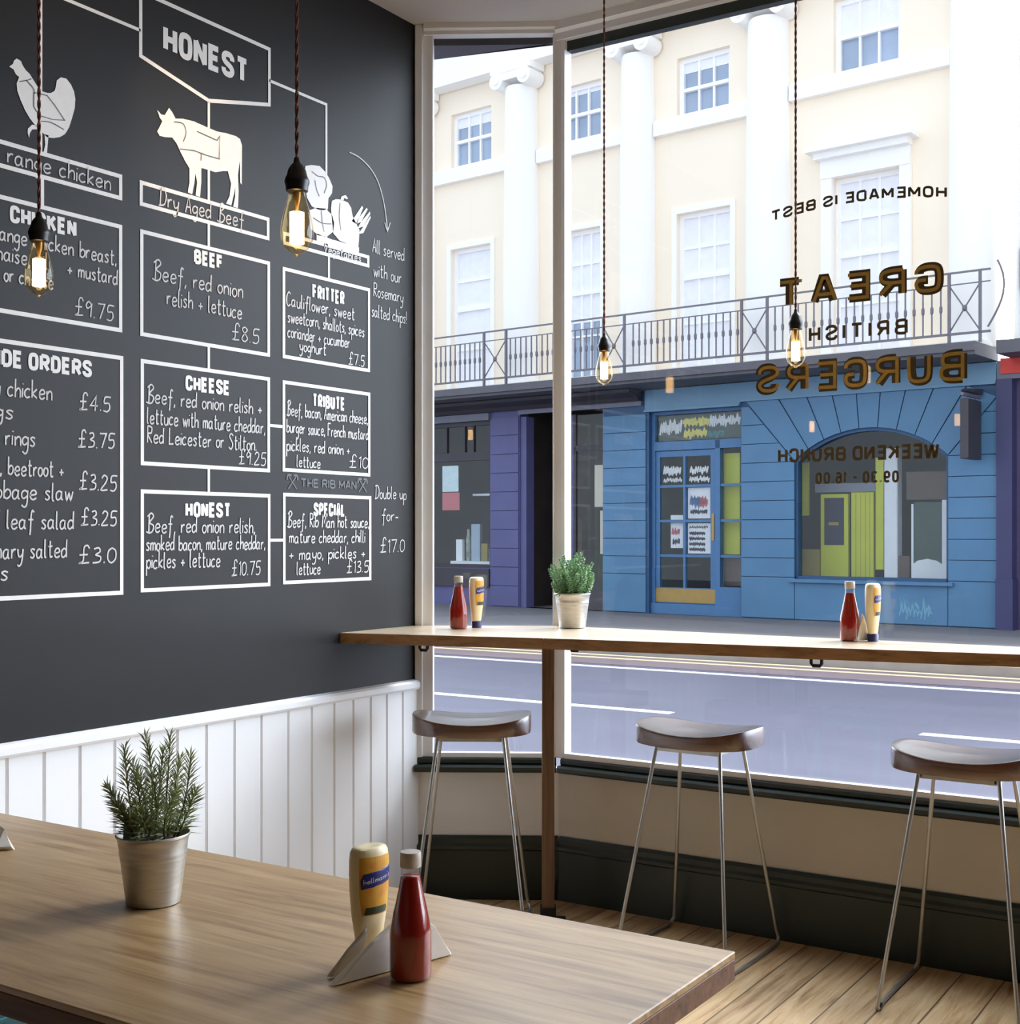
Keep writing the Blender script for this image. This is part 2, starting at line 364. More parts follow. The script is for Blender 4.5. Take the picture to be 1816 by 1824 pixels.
# ------------------------------------------------------------------ stroke lettering
def parse(d):
    return {k: [[tuple(float(q) for q in p.split(',')) for p in s.split()] for s in v.split('|')] for k, v in d.items()}
CAPS = parse({
 'A': "0,0 2.5,10 3.7,10 6.2,0|1,3 5.2,3", 'B': "0,0 0,10|0,10 4,10 5.8,9.2 5.8,6 4.2,5.2 0,5.2|0,5.2 4.4,5.2 6.2,4.2 6.2,1 4.4,0 0,0",
 'C': "6,6.8 6,8.6 4.6,10 1.4,10 0,8.6 0,1.4 1.4,0 4.6,0 6,1.4 6,3.2", 'D': "0,0 0,10|0,10 4,10 6,8.6 6,1.4 4,0 0,0",
 'E': "5.4,10 0,10 0,0 5.4,0|0,5.2 4.8,5.2", 'F': "5.4,10 0,10 0,0|0,5.2 4.8,5.2",
 'G': "6,7.2 6,8.6 4.6,10 1.4,10 0,8.6 0,1.4 1.4,0 4.6,0 6,1.4 6,4.6 3.4,4.6", 'H': "0,0 0,10|6,0 6,10|0,5 6,5", 'I': "0,0 0,10",
 'K': "0,0 0,10|6,10 0.4,4.4|2,6 6.2,0", 'L': "0,10 0,0 5.2,0", 'M': "0,0 0,10|0,10 3.6,2.6|3.6,2.6 7.2,10|7.2,10 7.2,0", 'N': "0,0 0,10|0,10 6,0|6,0 6,10",
 'O': "0,1.5 0,8.5 1.5,10 4.5,10 6,8.5 6,1.5 4.5,0 1.5,0 0,1.5", 'P': "0,0 0,10|0,10 4.2,10 6,8.8 6,5.6 4.2,4.4 0,4.4",
 'R': "0,0 0,10|0,10 4.2,10 6,8.8 6,6 4.2,4.8 0,4.8|3,4.8 6.2,0", 'S': "6,7.2 6,8.6 4.6,10 1.4,10 0,8.6 0,6.9 1.4,5.6 4.6,4.4 6,3.1 6,1.4 4.6,0 1.4,0 0,1.4 0,2.8",
 'T': "0,10 6.4,10|3.2,10 3.2,0", 'U': "0,10 0,1.5 1.5,0 4.5,0 6,1.5 6,10", 'V': "0,10 2.5,0 3.5,0 6,10", 'W': "0,10 1.6,0 2.6,0 4.4,9 5,9 6.8,0 7.8,0 9.4,10",
 'X': "0,0 6,10|0,10 6,0", 'Y': "0,10 3,5 6,10|3,5 3,0", '-': "0.5,5 4,5", '.': "0,0 0,1", '&': "6,0 1,7.5 2,10 4,9 0.5,4 0.5,1 3,0 6,4",
 '0': "0,1.5 0,8.5 1.5,10 3.7,10 5.2,8.5 5.2,1.5 3.7,0 1.5,0 0,1.5", '1': "0,8 2,10 2,0", '2': "0,8 1.4,10 3.8,10 5.2,8 0,0 5.2,0",
 '3': "0,9 1.4,10 3.8,10 5.2,8.6 5,6.2 3.4,5.2 1.6,5.2|3.4,5.2 5.2,4 5.2,1.4 3.8,0 1.4,0 0,1.4", '4': "4,0 4,10 0,3 5.4,3", '5': "5,10 0.4,10 0,5.6 3.6,6 5.2,4 5,1.4 3.6,0 0,0.6",
 '6': "5,9 3.8,10 1.5,10 0,8.5 0,1.5 1.5,0 3.7,0 5.2,1.5 5.2,4.5 3.7,6 0,5.4", '7': "0,10 5.2,10 1.8,0", '9': "0.2,1 1.4,0 3.7,0 5.2,1.5 5.2,8.5 3.7,10 1.5,10 0,8.5 0,5.4 1.5,4.2 5.2,4.8", ' ': "0,0"})
ROUND = set("BCDGOPRSU0235689&")
def chaikin(p, closed, n=2):
    for _ in range(n):
        q = []
        m = len(p) if closed else len(p) - 1
        for i in range(m):
            a = p[i]; b = p[(i + 1) % len(p)]
            q += [(a[0] * .75 + b[0] * .25, a[1] * .75 + b[1] * .25), (a[0] * .25 + b[0] * .75, a[1] * .25 + b[1] * .75)]
        if not closed: q = [p[0]] + q[1:-1] + [p[-1]]
        p = q
    return p
HAND = parse({
 'a': "4,4 2.4,5 .6,3.8 .4,1.4 1.6,0 3.4,1.2 4,4.6|4,5 4,1 5,0", 'b': "0,10 .3,0|.2,3 2,5 4,4 4,1.5 2,0 .2,1", 'c': "4,4.3 2.4,5 .5,3.5 .5,1.2 2,0 4.2,.8",
 'd': "4,4 2.3,5 .5,3.5 .5,1 2,0 4,1.6|4.2,10 4.1,5 4.3,0", 'e': "0,2.3 4,3.1 3.2,5 1.2,4.7 .2,2.4 1,.4 2.6,0 4.3,1", 'f': "4,9 2.8,10 2,8 1.8,0 1.5,-3.4|0,5 3.6,5",
 'g': "4,4 2.3,5 .5,3.8 .5,1.5 2,.6 4,2.2|4.1,5 4,-2 2.5,-4.2 .5,-3", 'h': "0,10 .2,0|.2,3 2,5 3.6,4 3.8,0", 'i': ".4,5 .5,0|.5,7 .7,7.5", 'j': "2,5 2,-2 1,-4 0,-3|2,7 2.1,7.5",
 'k': "0,10 .2,0|3.5,5 .3,2.2 3.8,0", 'l': ".3,10 .4,1 1.6,0", 'm': "0,5 .2,0|.2,3.5 1.5,5 2.6,4 2.7,0|2.7,3.5 4,5 5.2,4 5.4,0", 'n': "0,5 .2,0|.2,3.3 2,5 3.6,4 3.8,0",
 'o': "2,5 .5,4 .3,1.5 2,0 3.7,1.5 3.6,4 2,5", 'p': "0,5 .2,-4.4|.2,3.5 2,5 3.8,3.8 3.5,1 2,0 .2,1.2", 'r': "0,5 .2,0|.2,3 1.5,4.8 3,4.8", 's': "3.5,4.3 2,5 .6,4 3.1,1.6 2,0 .2,.7",
 't': "1.2,9 1.4,1 2.4,0 3.3,.6|0,5.8 3.2,6", 'u': "0,5 .3,1.2 1.6,0 3.3,1 3.8,5|3.8,5 4,0", 'v': "0,5 1.8,0 3.6,5", 'w': "0,5 1.2,0 2.6,4 3.8,0 5.2,5", 'x': "0,5 3.6,0|3.6,5 0,0",
 'y': "0,5 .6,1.6 2,.8 3.8,2.4|3.9,5 3.2,-2 1.5,-4.2 0,-3.4", 'z': "0,5 3.6,5 0,0 3.8,0",
 'B': "1,11 1,0|-.6,9.4 2.6,11.6 4.6,9.4 1.4,6 4.8,4 4.2,.8 1.6,-.4 -1.2,.4", 'D': "1,11 .8,0|-.6,10 3,10.4 5.2,6.5 4,1.2 -.4,-.2", 'R': "0,10.5 .3,0|0,10.5 3.8,9.6 3.4,6.2 .3,5.4 4.4,0",
 'L': "0,10.5 .2,.2 4.4,.4", 'S': "4.6,9 2.4,10.4 .6,8.4 4.2,3.6 2.6,0 0,1.4", 'F': "0,10.4 .3,0|0,10.4 4.4,10.2|.2,5.6 3.4,5.6", 'T': "0,10.2 5,10.2|2.5,10.2 2.4,0", 'A': "0,0 2.2,10.4 4.4,0|.8,3.6 3.6,3.6",
 'C': "4.6,9 2.6,10.4 .4,7 .6,2 2.6,0 4.8,1.6", 'O': "2.4,10 .4,7 .4,2.6 2.4,0 4.6,3 4.4,7.6 2.4,10", 'K': "0,10.4 .2,0|4,10 .3,5 4.2,0", 'M': "0,0 .6,10.4 2.8,3.6 5,10.4 5.6,0", 'V': "0,10 2.2,0 4.6,10",
 '0': "2,8.6 .4,6.6 .4,2 2,0 3.8,2.2 3.7,6.8 2,8.6", '1': ".6,7.4 1.8,8.8 1.8,0", '2': ".2,7 1.6,8.8 3.4,7.4 2.6,4.4 0,.2 4,.4", '3': ".3,8 2.4,8.6 3,6.4 1.2,4.6 3.4,3.4 3,.6 0,0",
 '4': "2.8,0 3,8.8 0,3 4.2,3.2", '5': "4,8.8 .8,8.6 .4,5 3,5 3.6,2 2.2,0 0,.4", '6': "3.4,8.4 .8,5 .4,1.8 2,0 3.6,1.8 2.6,4 .6,3", '7': "0,8.6 4,8.8 1.6,0", '8': "3.4,7.4 1.8,8.8 .4,7 3.6,2.4 2,0 .3,2 3.4,7.2", '9': "3.4,7 1.8,8.8 .4,6.6 1.4,4.8 3.4,6.8|3.6,8 3.2,0",
 '£': "4.2,8.4 3.2,10.2 1.8,8.8 1.8,1.6 .2,0 4.4,.4|0,4.8 3.6,5", '+': "0,3 4,3|2,1 2,5", '.': ".3,.5 .7,0", ',': ".7,.7 .1,-1.4", '!': ".4,10 .4,3|.4,.8 .5,.2", "'": ".4,10 .2,8", '-': "0,3 3,3", ' ': "0,0"})
SMOOTH = set("abcdefghjlmnopqrstuwy02356890SCOBDR£&")
def crom(p, k=4):
    if len(p) < 3: return p
    out = []
    for i in range(len(p) - 1):
        p0 = p[max(i - 1, 0)]; p1 = p[i]; p2 = p[i + 1]; p3 = p[min(i + 2, len(p) - 1)]
        for s in range(k):
            t = s / k
            out.append(tuple(0.5 * (2 * p1[c] + (p2[c] - p0[c]) * t + (2 * p0[c] - 5 * p1[c] + 4 * p2[c] - p3[c]) * t * t + (3 * p1[c] - p0[c] - 3 * p2[c] + p3[c]) * t ** 3) for c in (0, 1)))
    return out + [p[-1]]
def layout(text, font, gap, space):
    x = 0; out = []
    for ch in text:
        if ch == ' ': x += space; continue
        g = font.get(ch) or font.get(ch.upper()) or font.get(ch.lower())
        mn = min(p[0] for s in g for p in s); mxx = max(p[0] for s in g for p in s)
        out.append((ch, [[(q[0] - mn + x, q[1]) for q in s] for s in g], x + (mxx - mn) / 2))
        x += mxx - mn + gap
    return out, x - gap
def caps(mb, text, x0, x1, z0, z1, w, fn, gap=2.6, mirror=False, arc=None):
    """block capitals filling x0..x1, z0..z1 outside edges, stroke width w"""
    X0 = x0 + w / 2; X1 = x1 - w / 2; Z0 = z0 + w / 2; Z1 = z1 - w / 2
    gl, W = layout(text, CAPS, 0.0, 4.0); ng = len([c for c in text if c != ' ']) - 1
    gap = gap - 2.6 + 0.9                      # clear space between letters, on top of the stroke width
    kx = (X1 - X0 - ng * w) / (W + ng * gap)
    gl, W = layout(text, CAPS, gap + w / kx, 4.0); kx = (X1 - X0) / W; kz = (Z1 - Z0) / 10.0
    for ch, strokes, cx in gl:
        for s in strokes:
            cl = len(s) > 2 and s[0] == s[-1]
            if ch in ROUND and len(s) > 3:
                s = chaikin(s[:-1], True) + [chaikin(s[:-1], True)[0]] if cl else chaikin(s, False)
            pts = []
            for p in s:
                X = X0 + p[0] * kx
                if mirror: X = x1 - (X - x0)
                pts.append((X, Z0 + p[1] * kz + (arc(X) if arc else 0)))
            mb.ribbon(pts, w, fn, closed=cl)
def chalk(mb, text, y0, y1, z, xh, fn, w=0.0042, jit=0.06):
    """handwriting between y0 and y1, x-height xh, baseline z"""
    gl, W = layout(text, HAND, 1.5, 4.2)
    kx = (y1 - y0) / W; kz = xh / 5.0
    for ch, strokes, cx in gl:
        dz = random.uniform(-jit, jit) * xh
        for s in strokes:
            q = crom(s) if (ch in SMOOTH and len(s) > 2) else s
            mb.ribbon([(y0 + p[0] * kx + (p[1] * 0.05) * kx, z + p[1] * kz + dz) for p in q], w, fn)

# ------------------------------------------------------------------ room shell
WX = -3.15                       # left wall face
CY, CZ = 4.165, 3.515            # where the left wall ends, ceiling height
A2 = Vector((WX, CY)); B2 = Vector((-2.66, 4.46)); BD = (B2 - A2).normalized(); BN = Vector((-BD.y, BD.x)); BL = (B2 - A2).length
def bay(t, y, z):                # along the angled bay, y = outwards
    p = A2 + BD * t + BN * y; return (p.x, p.y, z)
RX, BY = 3.4, -4.2               # right wall, back wall
struct(MB().box(WX - 0.14, WX, BY, CY + 0.02, 0, CZ).build('wall_left', M['board']))
struct(MB().box(RX, RX + 0.14, BY, 4.6, 0, CZ).build('wall_right', M['roomgrey']))
struct(MB().box(WX - 0.14, RX + 0.14, BY - 0.14, BY, 0, CZ).build('wall_back', M['roomgrey']))
room = [(WX - 0.14, BY - 0.14), (RX + 0.14, BY - 0.14), (RX + 0.14, 4.50), (-2.64, 4.50), (WX - 0.03, CY + 0.03), (WX - 0.14, CY)]
struct(MB().prism(room, -0.12, 0.0).build('floor', M['floor']))
struct(MB().prism(room, CZ, CZ + 0.2).build('ceiling', M['ceiling']))
# the building above the shop, which shades the street side
struct(MB().box(WX - 3, RX + 6, BY - 4, 4.5, CZ + 0.21, 9.5).build('wall_above', M['cream']))
# boarded wainscot with its rail
g = MB(); ys = [BY + 0.02 + 0.127 * i for i in range(51)]
ys = [y for y in ys if y < 2.2] + [2.258, 2.38, 2.505, 2.633, 2.757, 2.883, 3.008, 3.135, 3.263, 3.397, 3.521, 3.644, 3.753, 3.856, 3.955, 4.055, CY - 0.002]
for a, b in zip(ys[:-1], ys[1:]):
    c = 0.006
    g.prism([(WX, a), (WX + 0.006, a), (WX + 0.014, a + c), (WX + 0.014, b - c), (WX + 0.006, b), (WX, b)], 0.0, 0.845)
w1 = struct(g.build('trim_1', M['white']))
rail = MB().prism([(WX, 0.845), (WX + 0.022, 0.845), (WX + 0.026, 0.853), (WX + 0.026, 0.872), (WX + 0.018, 0.880), (WX, 0.884)], BY + 0.02, CY - 0.002, lambda a, b, c: (a, c, b)).build('dado_rail', M['white'], w1)

def bay_prism(mb, poly, t0, t1): return mb.prism(poly, t0, t1, lambda a, b, c: bay(c, a, b))
def front_prism(mb, poly, x0, x1): return mb.prism(poly, x0, x1, lambda a, b, c: (c, 4.46 + a, b))
# walls under the windows (y is outwards, minus is into the room)
struct(front_prism(MB(), [(0, 0), (0, 0.515), (0.10, 0.515), (0.10, 0)], -2.66, RX).build('wall_front', M['cream']))  # white panel with shade put in its colour; the bay stays plain white
struct(bay_prism(MB(), [(0, 0), (0, 0.515), (0.10, 0.515), (0.10, 0)], 0.0, BL).build('wall_bay', M['white']))
bprof = [(0, 0), (0, 0.255), (-0.008, 0.255), (-0.014, 0.243), (-0.014, 0.225), (-0.024, 0.215), (-0.024, 0.202), (-0.018, 0.196), (-0.018, 0)]
struct(front_prism(MB(), bprof, -2.652, RX).build('baseboard_front', M['green']))
struct(bay_prism(MB(), bprof, 0.0, BL - 0.004).build('baseboard_bay', M['green']))
# sills: two dark green steps that catch the daylight on top
sprof = [(0.06, 0.515), (-0.045, 0.515), (-0.052, 0.522), (-0.052, 0.536), (-0.045, 0.543), (-0.018, 0.543), (-0.022, 0.550), (-0.022, 0.564), (-0.016, 0.570), (0.06, 0.570)]
sl = struct(front_prism(MB(), sprof, -2.64, RX).build('trim_2', M['green']))
sl2 = struct(bay_prism(MB(), sprof, -0.004, BL - 0.01).build('trim_3', M['green']))
struct(front_prism(MB(), [(0.02, 0.570), (-0.012, 0.570), (-0.012, 0.590), (0.02, 0.590)], -2.628, RX).build('trim_4', M['white']))
struct(bay_prism(MB(), [(0.02, 0.570), (-0.012, 0.570), (-0.012, 0.588), (0.02, 0.588)], 0.062, BL - 0.03).build('trim_5', M['white']))
# white post between the dark wall and the bay, and the mullion at the corner
struct(MB().prism([bay(-0.005, -0.022, 0)[:2], bay(0.024, -0.022, 0)[:2], bay(0.024, -0.006, 0)[:2], bay(0.066, -0.006, 0)[:2], bay(0.066, 0.05, 0)[:2], bay(-0.02, 0.05, 0)[:2]], 0.57, CZ).build('trim_6', M['white'], bevel=0.002))
struct(MB().prism([bay(0.548, -0.012, 0)[:2], (-2.672, 4.446), (-2.640, 4.446), (-2.628, 4.452), (-2.628, 4.505), (-2.70, 4.53), bay(0.548, 0.04, 0)[:2]], 0.57, CZ).build('trim_7', M['white'], bevel=0.002))
# head rails and cornice
struct(front_prism(MB(), [(0.05, 3.445), (-0.02, 3.445), (-0.02, 3.472), (-0.035, 3.482), (-0.035, 3.515), (0.05, 3.515)], -2.66, RX).build('trim_8', M['white']))
struct(bay_prism(MB(), [(0.028, 3.474), (-0.02, 3.474), (-0.02, 3.488), (-0.035, 3.494), (-0.035, 3.515), (0.028, 3.515)], 0.03, BL).build('trim_9', M['white']))
struct(front_prism(MB(), [(0.05, 3.405), (0.012, 3.405), (0.012, 3.445), (0.05, 3.445)], -2.628, RX).build('trim_10', M['green']))
# glass
def pane(mb): return struct(mb.build('window_pane', M['pane']))
w = struct(front_prism(MB(), [(0.018, 0.585), (0.018, 3.408), (0.024, 3.408), (0.024, 0.585)], -2.63, RX).build('window_1', M['pane']))
w = struct(bay_prism(MB(), [(0.018, 0.582), (0.018, 3.476), (0.024, 3.476), (0.024, 0.582)], 0.064, 0.55).build('window_2', M['pane']))
# dark soffit of the shopfront outside the bay
struct(MB().prism([(-4.4, 4.14), (-3.204, 4.361), (-2.834, 4.444), (-2.64, 4.487), (-2.60, 4.53), (RX, 4.53), (RX, 4.505), (-2.67, 4.505), (-3.19, 4.19), (-4.4, 3.9)], 3.452, 3.72).build('trim_11', M['darkfascia']))

# ------------------------------------------------------------------ the painted menu on the dark wall
PX = WX + 0.0016
def wl(y, z, d=0.0): return (PX + d, y, z)
def wl2(y, z, d=0.0): return (PX + 0.0014 + d, y, z)
FW = 0.0125
GM = 'menu boxes painted on the dark wall'
def panel(name, label, y0, y1, z0, z1, title=None, lines=(), price=None):
    o = thing(name, label, 'menu board', (PX, (y0 + y1) / 2, z0), 0, GM); off = (PX, (y0 + y1) / 2, z0)
    h = FW / 2
    MB().ribbon([(y0 + h, z0 + h), (y1 - h, z0 + h), (y1 - h, z1 - h), (y0 + h, z1 - h), (y0 + h, z0 + h)], FW, wl, True).build('frame', M['signpaint'], o, off=off)
    if title:
        m = MB(); caps(m, title[0], title[1], title[2], title[3], title[3] + title[4], title[5], wl); m.build('heading', M['signpaint'], o, off=off)
    if lines:
        for t, a, b, z, xh in lines:
            m = MB(); chalk(m, t, a, b, z, xh, wl, 0.0048); m.build('chalk_price' if t[0] == '£' else 'chalk_line', M['chalk'], o, off=off)
    if price:
        m = MB(); chalk(m, price[0], price[1], price[2], price[3], price[4], wl, jit=0.02); m.build('chalk_price', M['chalk'], o, off=off)
    return o
T = 0.0115
panel('menu_sign', 'chicken menu box with white outline and its price £9.75, behind the leftmost bulb', 2.084, 2.672, 2.085, 2.414, ('CHICKEN', 2.276, 2.502, 2.343, 0.05, T),
      [('Free range chicken breast,', 2.115, 2.648, 2.288, 0.024), ('mayonnaise, oil', 2.11, 2.40, 2.232, 0.024), ('+ mustard', 2.47, 2.652, 2.228, 0.023), ('+ bacon or cheese', 2.11, 2.42, 2.176, 0.023)], ('£9.75', 2.497, 2.638, 2.115, 0.026))
panel('menu_sign', 'side orders box, the largest menu box, a column of prices at its right', 2.084, 2.676, 1.282, 2.013, ('SIDE ORDERS', 2.196, 2.558, 1.935, 0.051, T),
      [('Honey chicken', 2.13, 2.415, 1.855, 0.026), ('wings', 2.13, 2.285, 1.792, 0.024), ('Onion rings', 2.13, 2.358, 1.718, 0.026), ('Carrot, beetroot +', 2.13, 2.456, 1.634, 0.025), ('cabbage slaw', 2.17, 2.488, 1.566, 0.026),
       ('Mixed leaf salad', 2.13, 2.49, 1.484, 0.026), ('Rosemary salted', 2.13, 2.466, 1.400, 0.026), ('chips', 2.13, 2.268, 1.338, 0.025),
       ('£4.5', 2.513, 2.626, 1.838, 0.025), ('£3.75', 2.509, 2.642, 1.727, 0.025), ('£3.25', 2.513, 2.65, 1.600, 0.026), ('£3.25', 2.519, 2.65, 1.494, 0.025), ('£3.0', 2.511, 2.645, 1.380, 0.026)])
panel('menu_sign', 'narrow box of chalk writing about free range chicken, under the painted hen', 2.084, 2.672, 2.489, 2.568, None, [('Free range chicken', 2.12, 2.626, 2.510, 0.026)])
panel('menu_sign', 'narrow box of chalk writing about dry aged beef, under the painted cow', 2.740, 3.315, 2.489, 2.568, None, [('Dry Aged Beef', 2.815, 3.19, 2.508, 0.027)])
panel('menu_sign', 'beef menu box priced £8.5, directly below the painted cow', 2.742, 3.318, 2.084, 2.416, ('BEEF', 2.965, 3.094, 2.348, 0.049, T),
      [('Beef, red onion', 2.79, 3.185, 2.268, 0.028), ('relish + lettuce', 2.85, 3.18, 2.198, 0.027)], ('£8.5', 3.135, 3.264, 2.122, 0.028))
panel('menu_sign', 'cheese menu box priced £9.25, middle one of its column', 2.744, 3.318, 1.682, 2.013, ('CHEESE', 2.928, 3.126, 1.932, 0.05, T),
      [('Beef, red onion relish +', 2.766, 3.277, 1.879, 0.025), ('lettuce with mature cheddar,', 2.770, 3.292, 1.815, 0.025), ('Red Leicester or Stilton.', 2.770, 3.25, 1.754, 0.025)], ('£9.25', 3.168, 3.297, 1.705, 0.025))
panel('menu_sign', 'honest menu box priced £10.75, smoked bacon in its chalk lines, below the cheese box', 2.744, 3.320, 1.286, 1.607, ('HONEST', 2.928, 3.130, 1.522, 0.05, T),
      [('Beef, red onion relish,', 2.766, 3.243, 1.472, 0.026), ('smoked bacon, mature cheddar,', 2.766, 3.292, 1.416, 0.024), ('pickles + lettuce', 2.767, 3.08, 1.360, 0.026)], ('£10.75', 3.135, 3.27, 1.328, 0.026))
panel('menu_sign', 'short narrow box under the painted vegetables, partly behind the bulb', 3.385, 3.862, 2.489, 2.535, None, [('Vegetables', 3.60, 3.81, 2.502, 0.016)])
panel('menu_sign', 'fritter menu box, cauliflower in its chalk lines, top of the column nearest the window', 3.382, 3.866, 2.088, 2.410, ('FRITTER', 3.538, 3.716, 2.322, 0.052, 0.0105),
      [('Cauliflower, sweet', 3.402, 3.772, 2.276, 0.024), ('sweetcorn, shallots, spices', 3.408, 3.83, 2.220, 0.023), ('coriander + cucumber', 3.408, 3.745, 2.166, 0.023), ('yoghurt', 3.47, 3.61, 2.124, 0.022)], ('£7.5', 3.74, 3.832, 2.106, 0.023))
panel('menu_sign', 'tribute menu box, middle one of the column nearest the window', 3.382, 3.868, 1.688, 2.010, ('TRIBUTE', 3.538, 3.718, 1.928, 0.05, 0.0105),
      [('Beef, bacon, American cheese,', 3.402, 3.85, 1.888, 0.023), ('burger sauce, French mustard', 3.402, 3.854, 1.828, 0.023), ('pickles, red onion +', 3.402, 3.745, 1.764, 0.023), ('lettuce', 3.455, 3.58, 1.708, 0.021)], ('£10', 3.744, 3.852, 1.718, 0.024))
panel('menu_sign', 'special menu box, bottom one of the column nearest the window', 3.384, 3.874, 1.290, 1.613, ('SPECIAL', 3.544, 3.720, 1.532, 0.05, 0.0105),
      [('Beef, Rib Man hot sauce,', 3.405, 3.858, 1.492, 0.024), ('mature cheddar, chilli', 3.415, 3.835, 1.436, 0.023), ('+ mayo, pickles +', 3.415, 3.835, 1.376, 0.023), ('lettuce', 3.455, 3.58, 1.322, 0.023)], ('£13.5', 3.73, 3.858, 1.322, 0.024))
# banner
b0 = (PX, 3.03, 2.89)
o = thing('menu_banner', 'big painted banner reading HONEST with a pointed bottom, top of the menu', 'sign', b0)
MB().ribbon([(2.744, 2.955), (3.03, 2.896), (3.315, 2.962), (3.315, 3.155), (2.744, 3.155), (2.744, 2.955)], FW, wl, True).build('frame', M['signpaint'], o, off=b0)
m = MB(); caps(m, 'HONEST', 2.835, 3.213, 2.999, 3.086, 0.0195, wl); m.build('heading', M['signpaint'], o, off=b0)
# connecting lines of the menu diagram
c0 = (PX, 3.0, 1.44); cl_ = thing('connector_lines', 'thin white painted lines joining the menu boxes, banner and animals', 'painted lines', c0)
for pts in ([(2.744, 3.034), (2.378, 3.034), (2.378, 2.568)], [(2.384, 2.489), (2.384, 2.414)], [(3.315, 3.046), (3.614, 3.046), (3.614, 2.53)], [(3.03, 2.892), (3.03, 2.568)], [(3.03, 2.489), (3.03, 2.416)],
            [(3.03, 2.084), (3.03, 2.013)], [(3.03, 1.682), (3.03, 1.607)], [(3.318, 1.846), (3.384, 1.846)], [(3.320, 1.446), (3.384, 1.446)], [(3.628, 2.489), (3.628, 2.41)]):
    MB().ribbon(pts, 0.0105, wl).build('line', M['signpaint'], cl_, off=c0)
# painted animals and vegetables
def painted(name, label, base, polys, lines, lw=0.003):
    o = thing(name, label, 'painting', (PX,) + base, 0)
    off = (PX,) + base; m = MB()
    for p in polys: m.poly([(PX + 0.0004, a, b) for a, b in p])
    m.build('silhouette', M['signpaint'], o, off=off)
    m = MB()
    for l in lines: m.ribbon(l, lw, wl2)
    m.build('cut_lines', M['boardline'], o, off=off)
    return o
painted('painted_cow', 'white painted cow marked with cuts of meat, above the beef boxes', (3.0, 2.57),
  [[(2.81, 2.805), (2.82, 2.784), (2.831, 2.775), (2.822, 2.758), (2.81, 2.737), (2.82, 2.726), (2.841, 2.727), (2.872, 2.734), (2.891, 2.719), (2.907, 2.696), (2.927, 2.671), (2.945, 2.653), (2.945, 2.607), (2.938, 2.573), (2.957, 2.571), (2.966, 2.608), (2.971, 2.644), (2.978, 2.615), (2.972, 2.571), (2.991, 2.57), (2.997, 2.619), (2.997, 2.666), (3.025, 2.667), (3.059, 2.667), (3.094, 2.679), (3.116, 2.684), (3.131, 2.645), (3.124, 2.602), (3.108, 2.574), (3.132, 2.572), (3.144, 2.612), (3.150, 2.640), (3.150, 2.606), (3.141, 2.57), (3.163, 2.57), (3.166, 2.626), (3.163, 2.683), (3.172, 2.732), (3.173, 2.659), (3.181, 2.653), (3.182, 2.787), (3.173, 2.806), (3.152, 2.811), (3.109, 2.809), (3.066, 2.804), (3.025, 2.806), (2.964, 2.81), (2.917, 2.806), (2.886, 2.798), (2.873, 2.814), (2.859, 2.825), (2.847, 2.807), (2.841, 2.797), (2.827, 2.795)]],
  [crom([(2.878, 2.785), (2.917, 2.79), (2.93, 2.764), (2.918, 2.732)]), [(2.904, 2.705), (2.964, 2.715), (3.018, 2.713), (3.08, 2.715)], [(2.977, 2.781), (3.066, 2.774), (3.079, 2.792), (3.075, 2.714)], [(2.997, 2.716), (2.994, 2.689)]])
painted('painted_hen', 'grey white painted hen with a raised tail, behind the leftmost lamp cord', (2.39, 2.558),
  [[(2.274, 2.779), (2.288, 2.775), (2.295, 2.764), (2.306, 2.759), (2.298, 2.739), (2.3, 2.718), (2.311, 2.695), (2.326, 2.67), (2.341, 2.652), (2.359, 2.637), (2.379, 2.625), (2.399, 2.613), (2.42, 2.616), (2.444, 2.625), (2.462, 2.639), (2.476, 2.662), (2.487, 2.694), (2.496, 2.724), (2.498, 2.752), (2.493, 2.773), (2.482, 2.79), (2.466, 2.802), (2.447, 2.8), (2.433, 2.787), (2.43, 2.769), (2.425, 2.754), (2.412, 2.744), (2.399, 2.741), (2.383, 2.741), (2.37, 2.747), (2.354, 2.764), (2.341, 2.778), (2.328, 2.785), (2.318, 2.795), (2.312, 2.806), (2.298, 2.809), (2.289, 2.8), (2.286, 2.79)],
   [(2.391, 2.62), (2.405, 2.62), (2.401, 2.59), (2.399, 2.566), (2.411, 2.559), (2.385, 2.559), (2.393, 2.589)], [(2.372, 2.638), (2.349, 2.636), (2.335, 2.621), (2.334, 2.609), (2.339, 2.595), (2.342, 2.611), (2.349, 2.622), (2.372, 2.629)]],
  [crom([(2.306, 2.746), (2.331, 2.757), (2.346, 2.766)]), [(2.354, 2.729), (2.399, 2.733), (2.425, 2.713), (2.46, 2.678), (2.42, 2.669), (2.372, 2.668), (2.354, 2.689), (2.354, 2.729)], crom([(2.378, 2.653), (2.414, 2.659), (2.457, 2.65)]), crom([(2.328, 2.757), (2.352, 2.741), (2.357, 2.725)])], 0.0025)
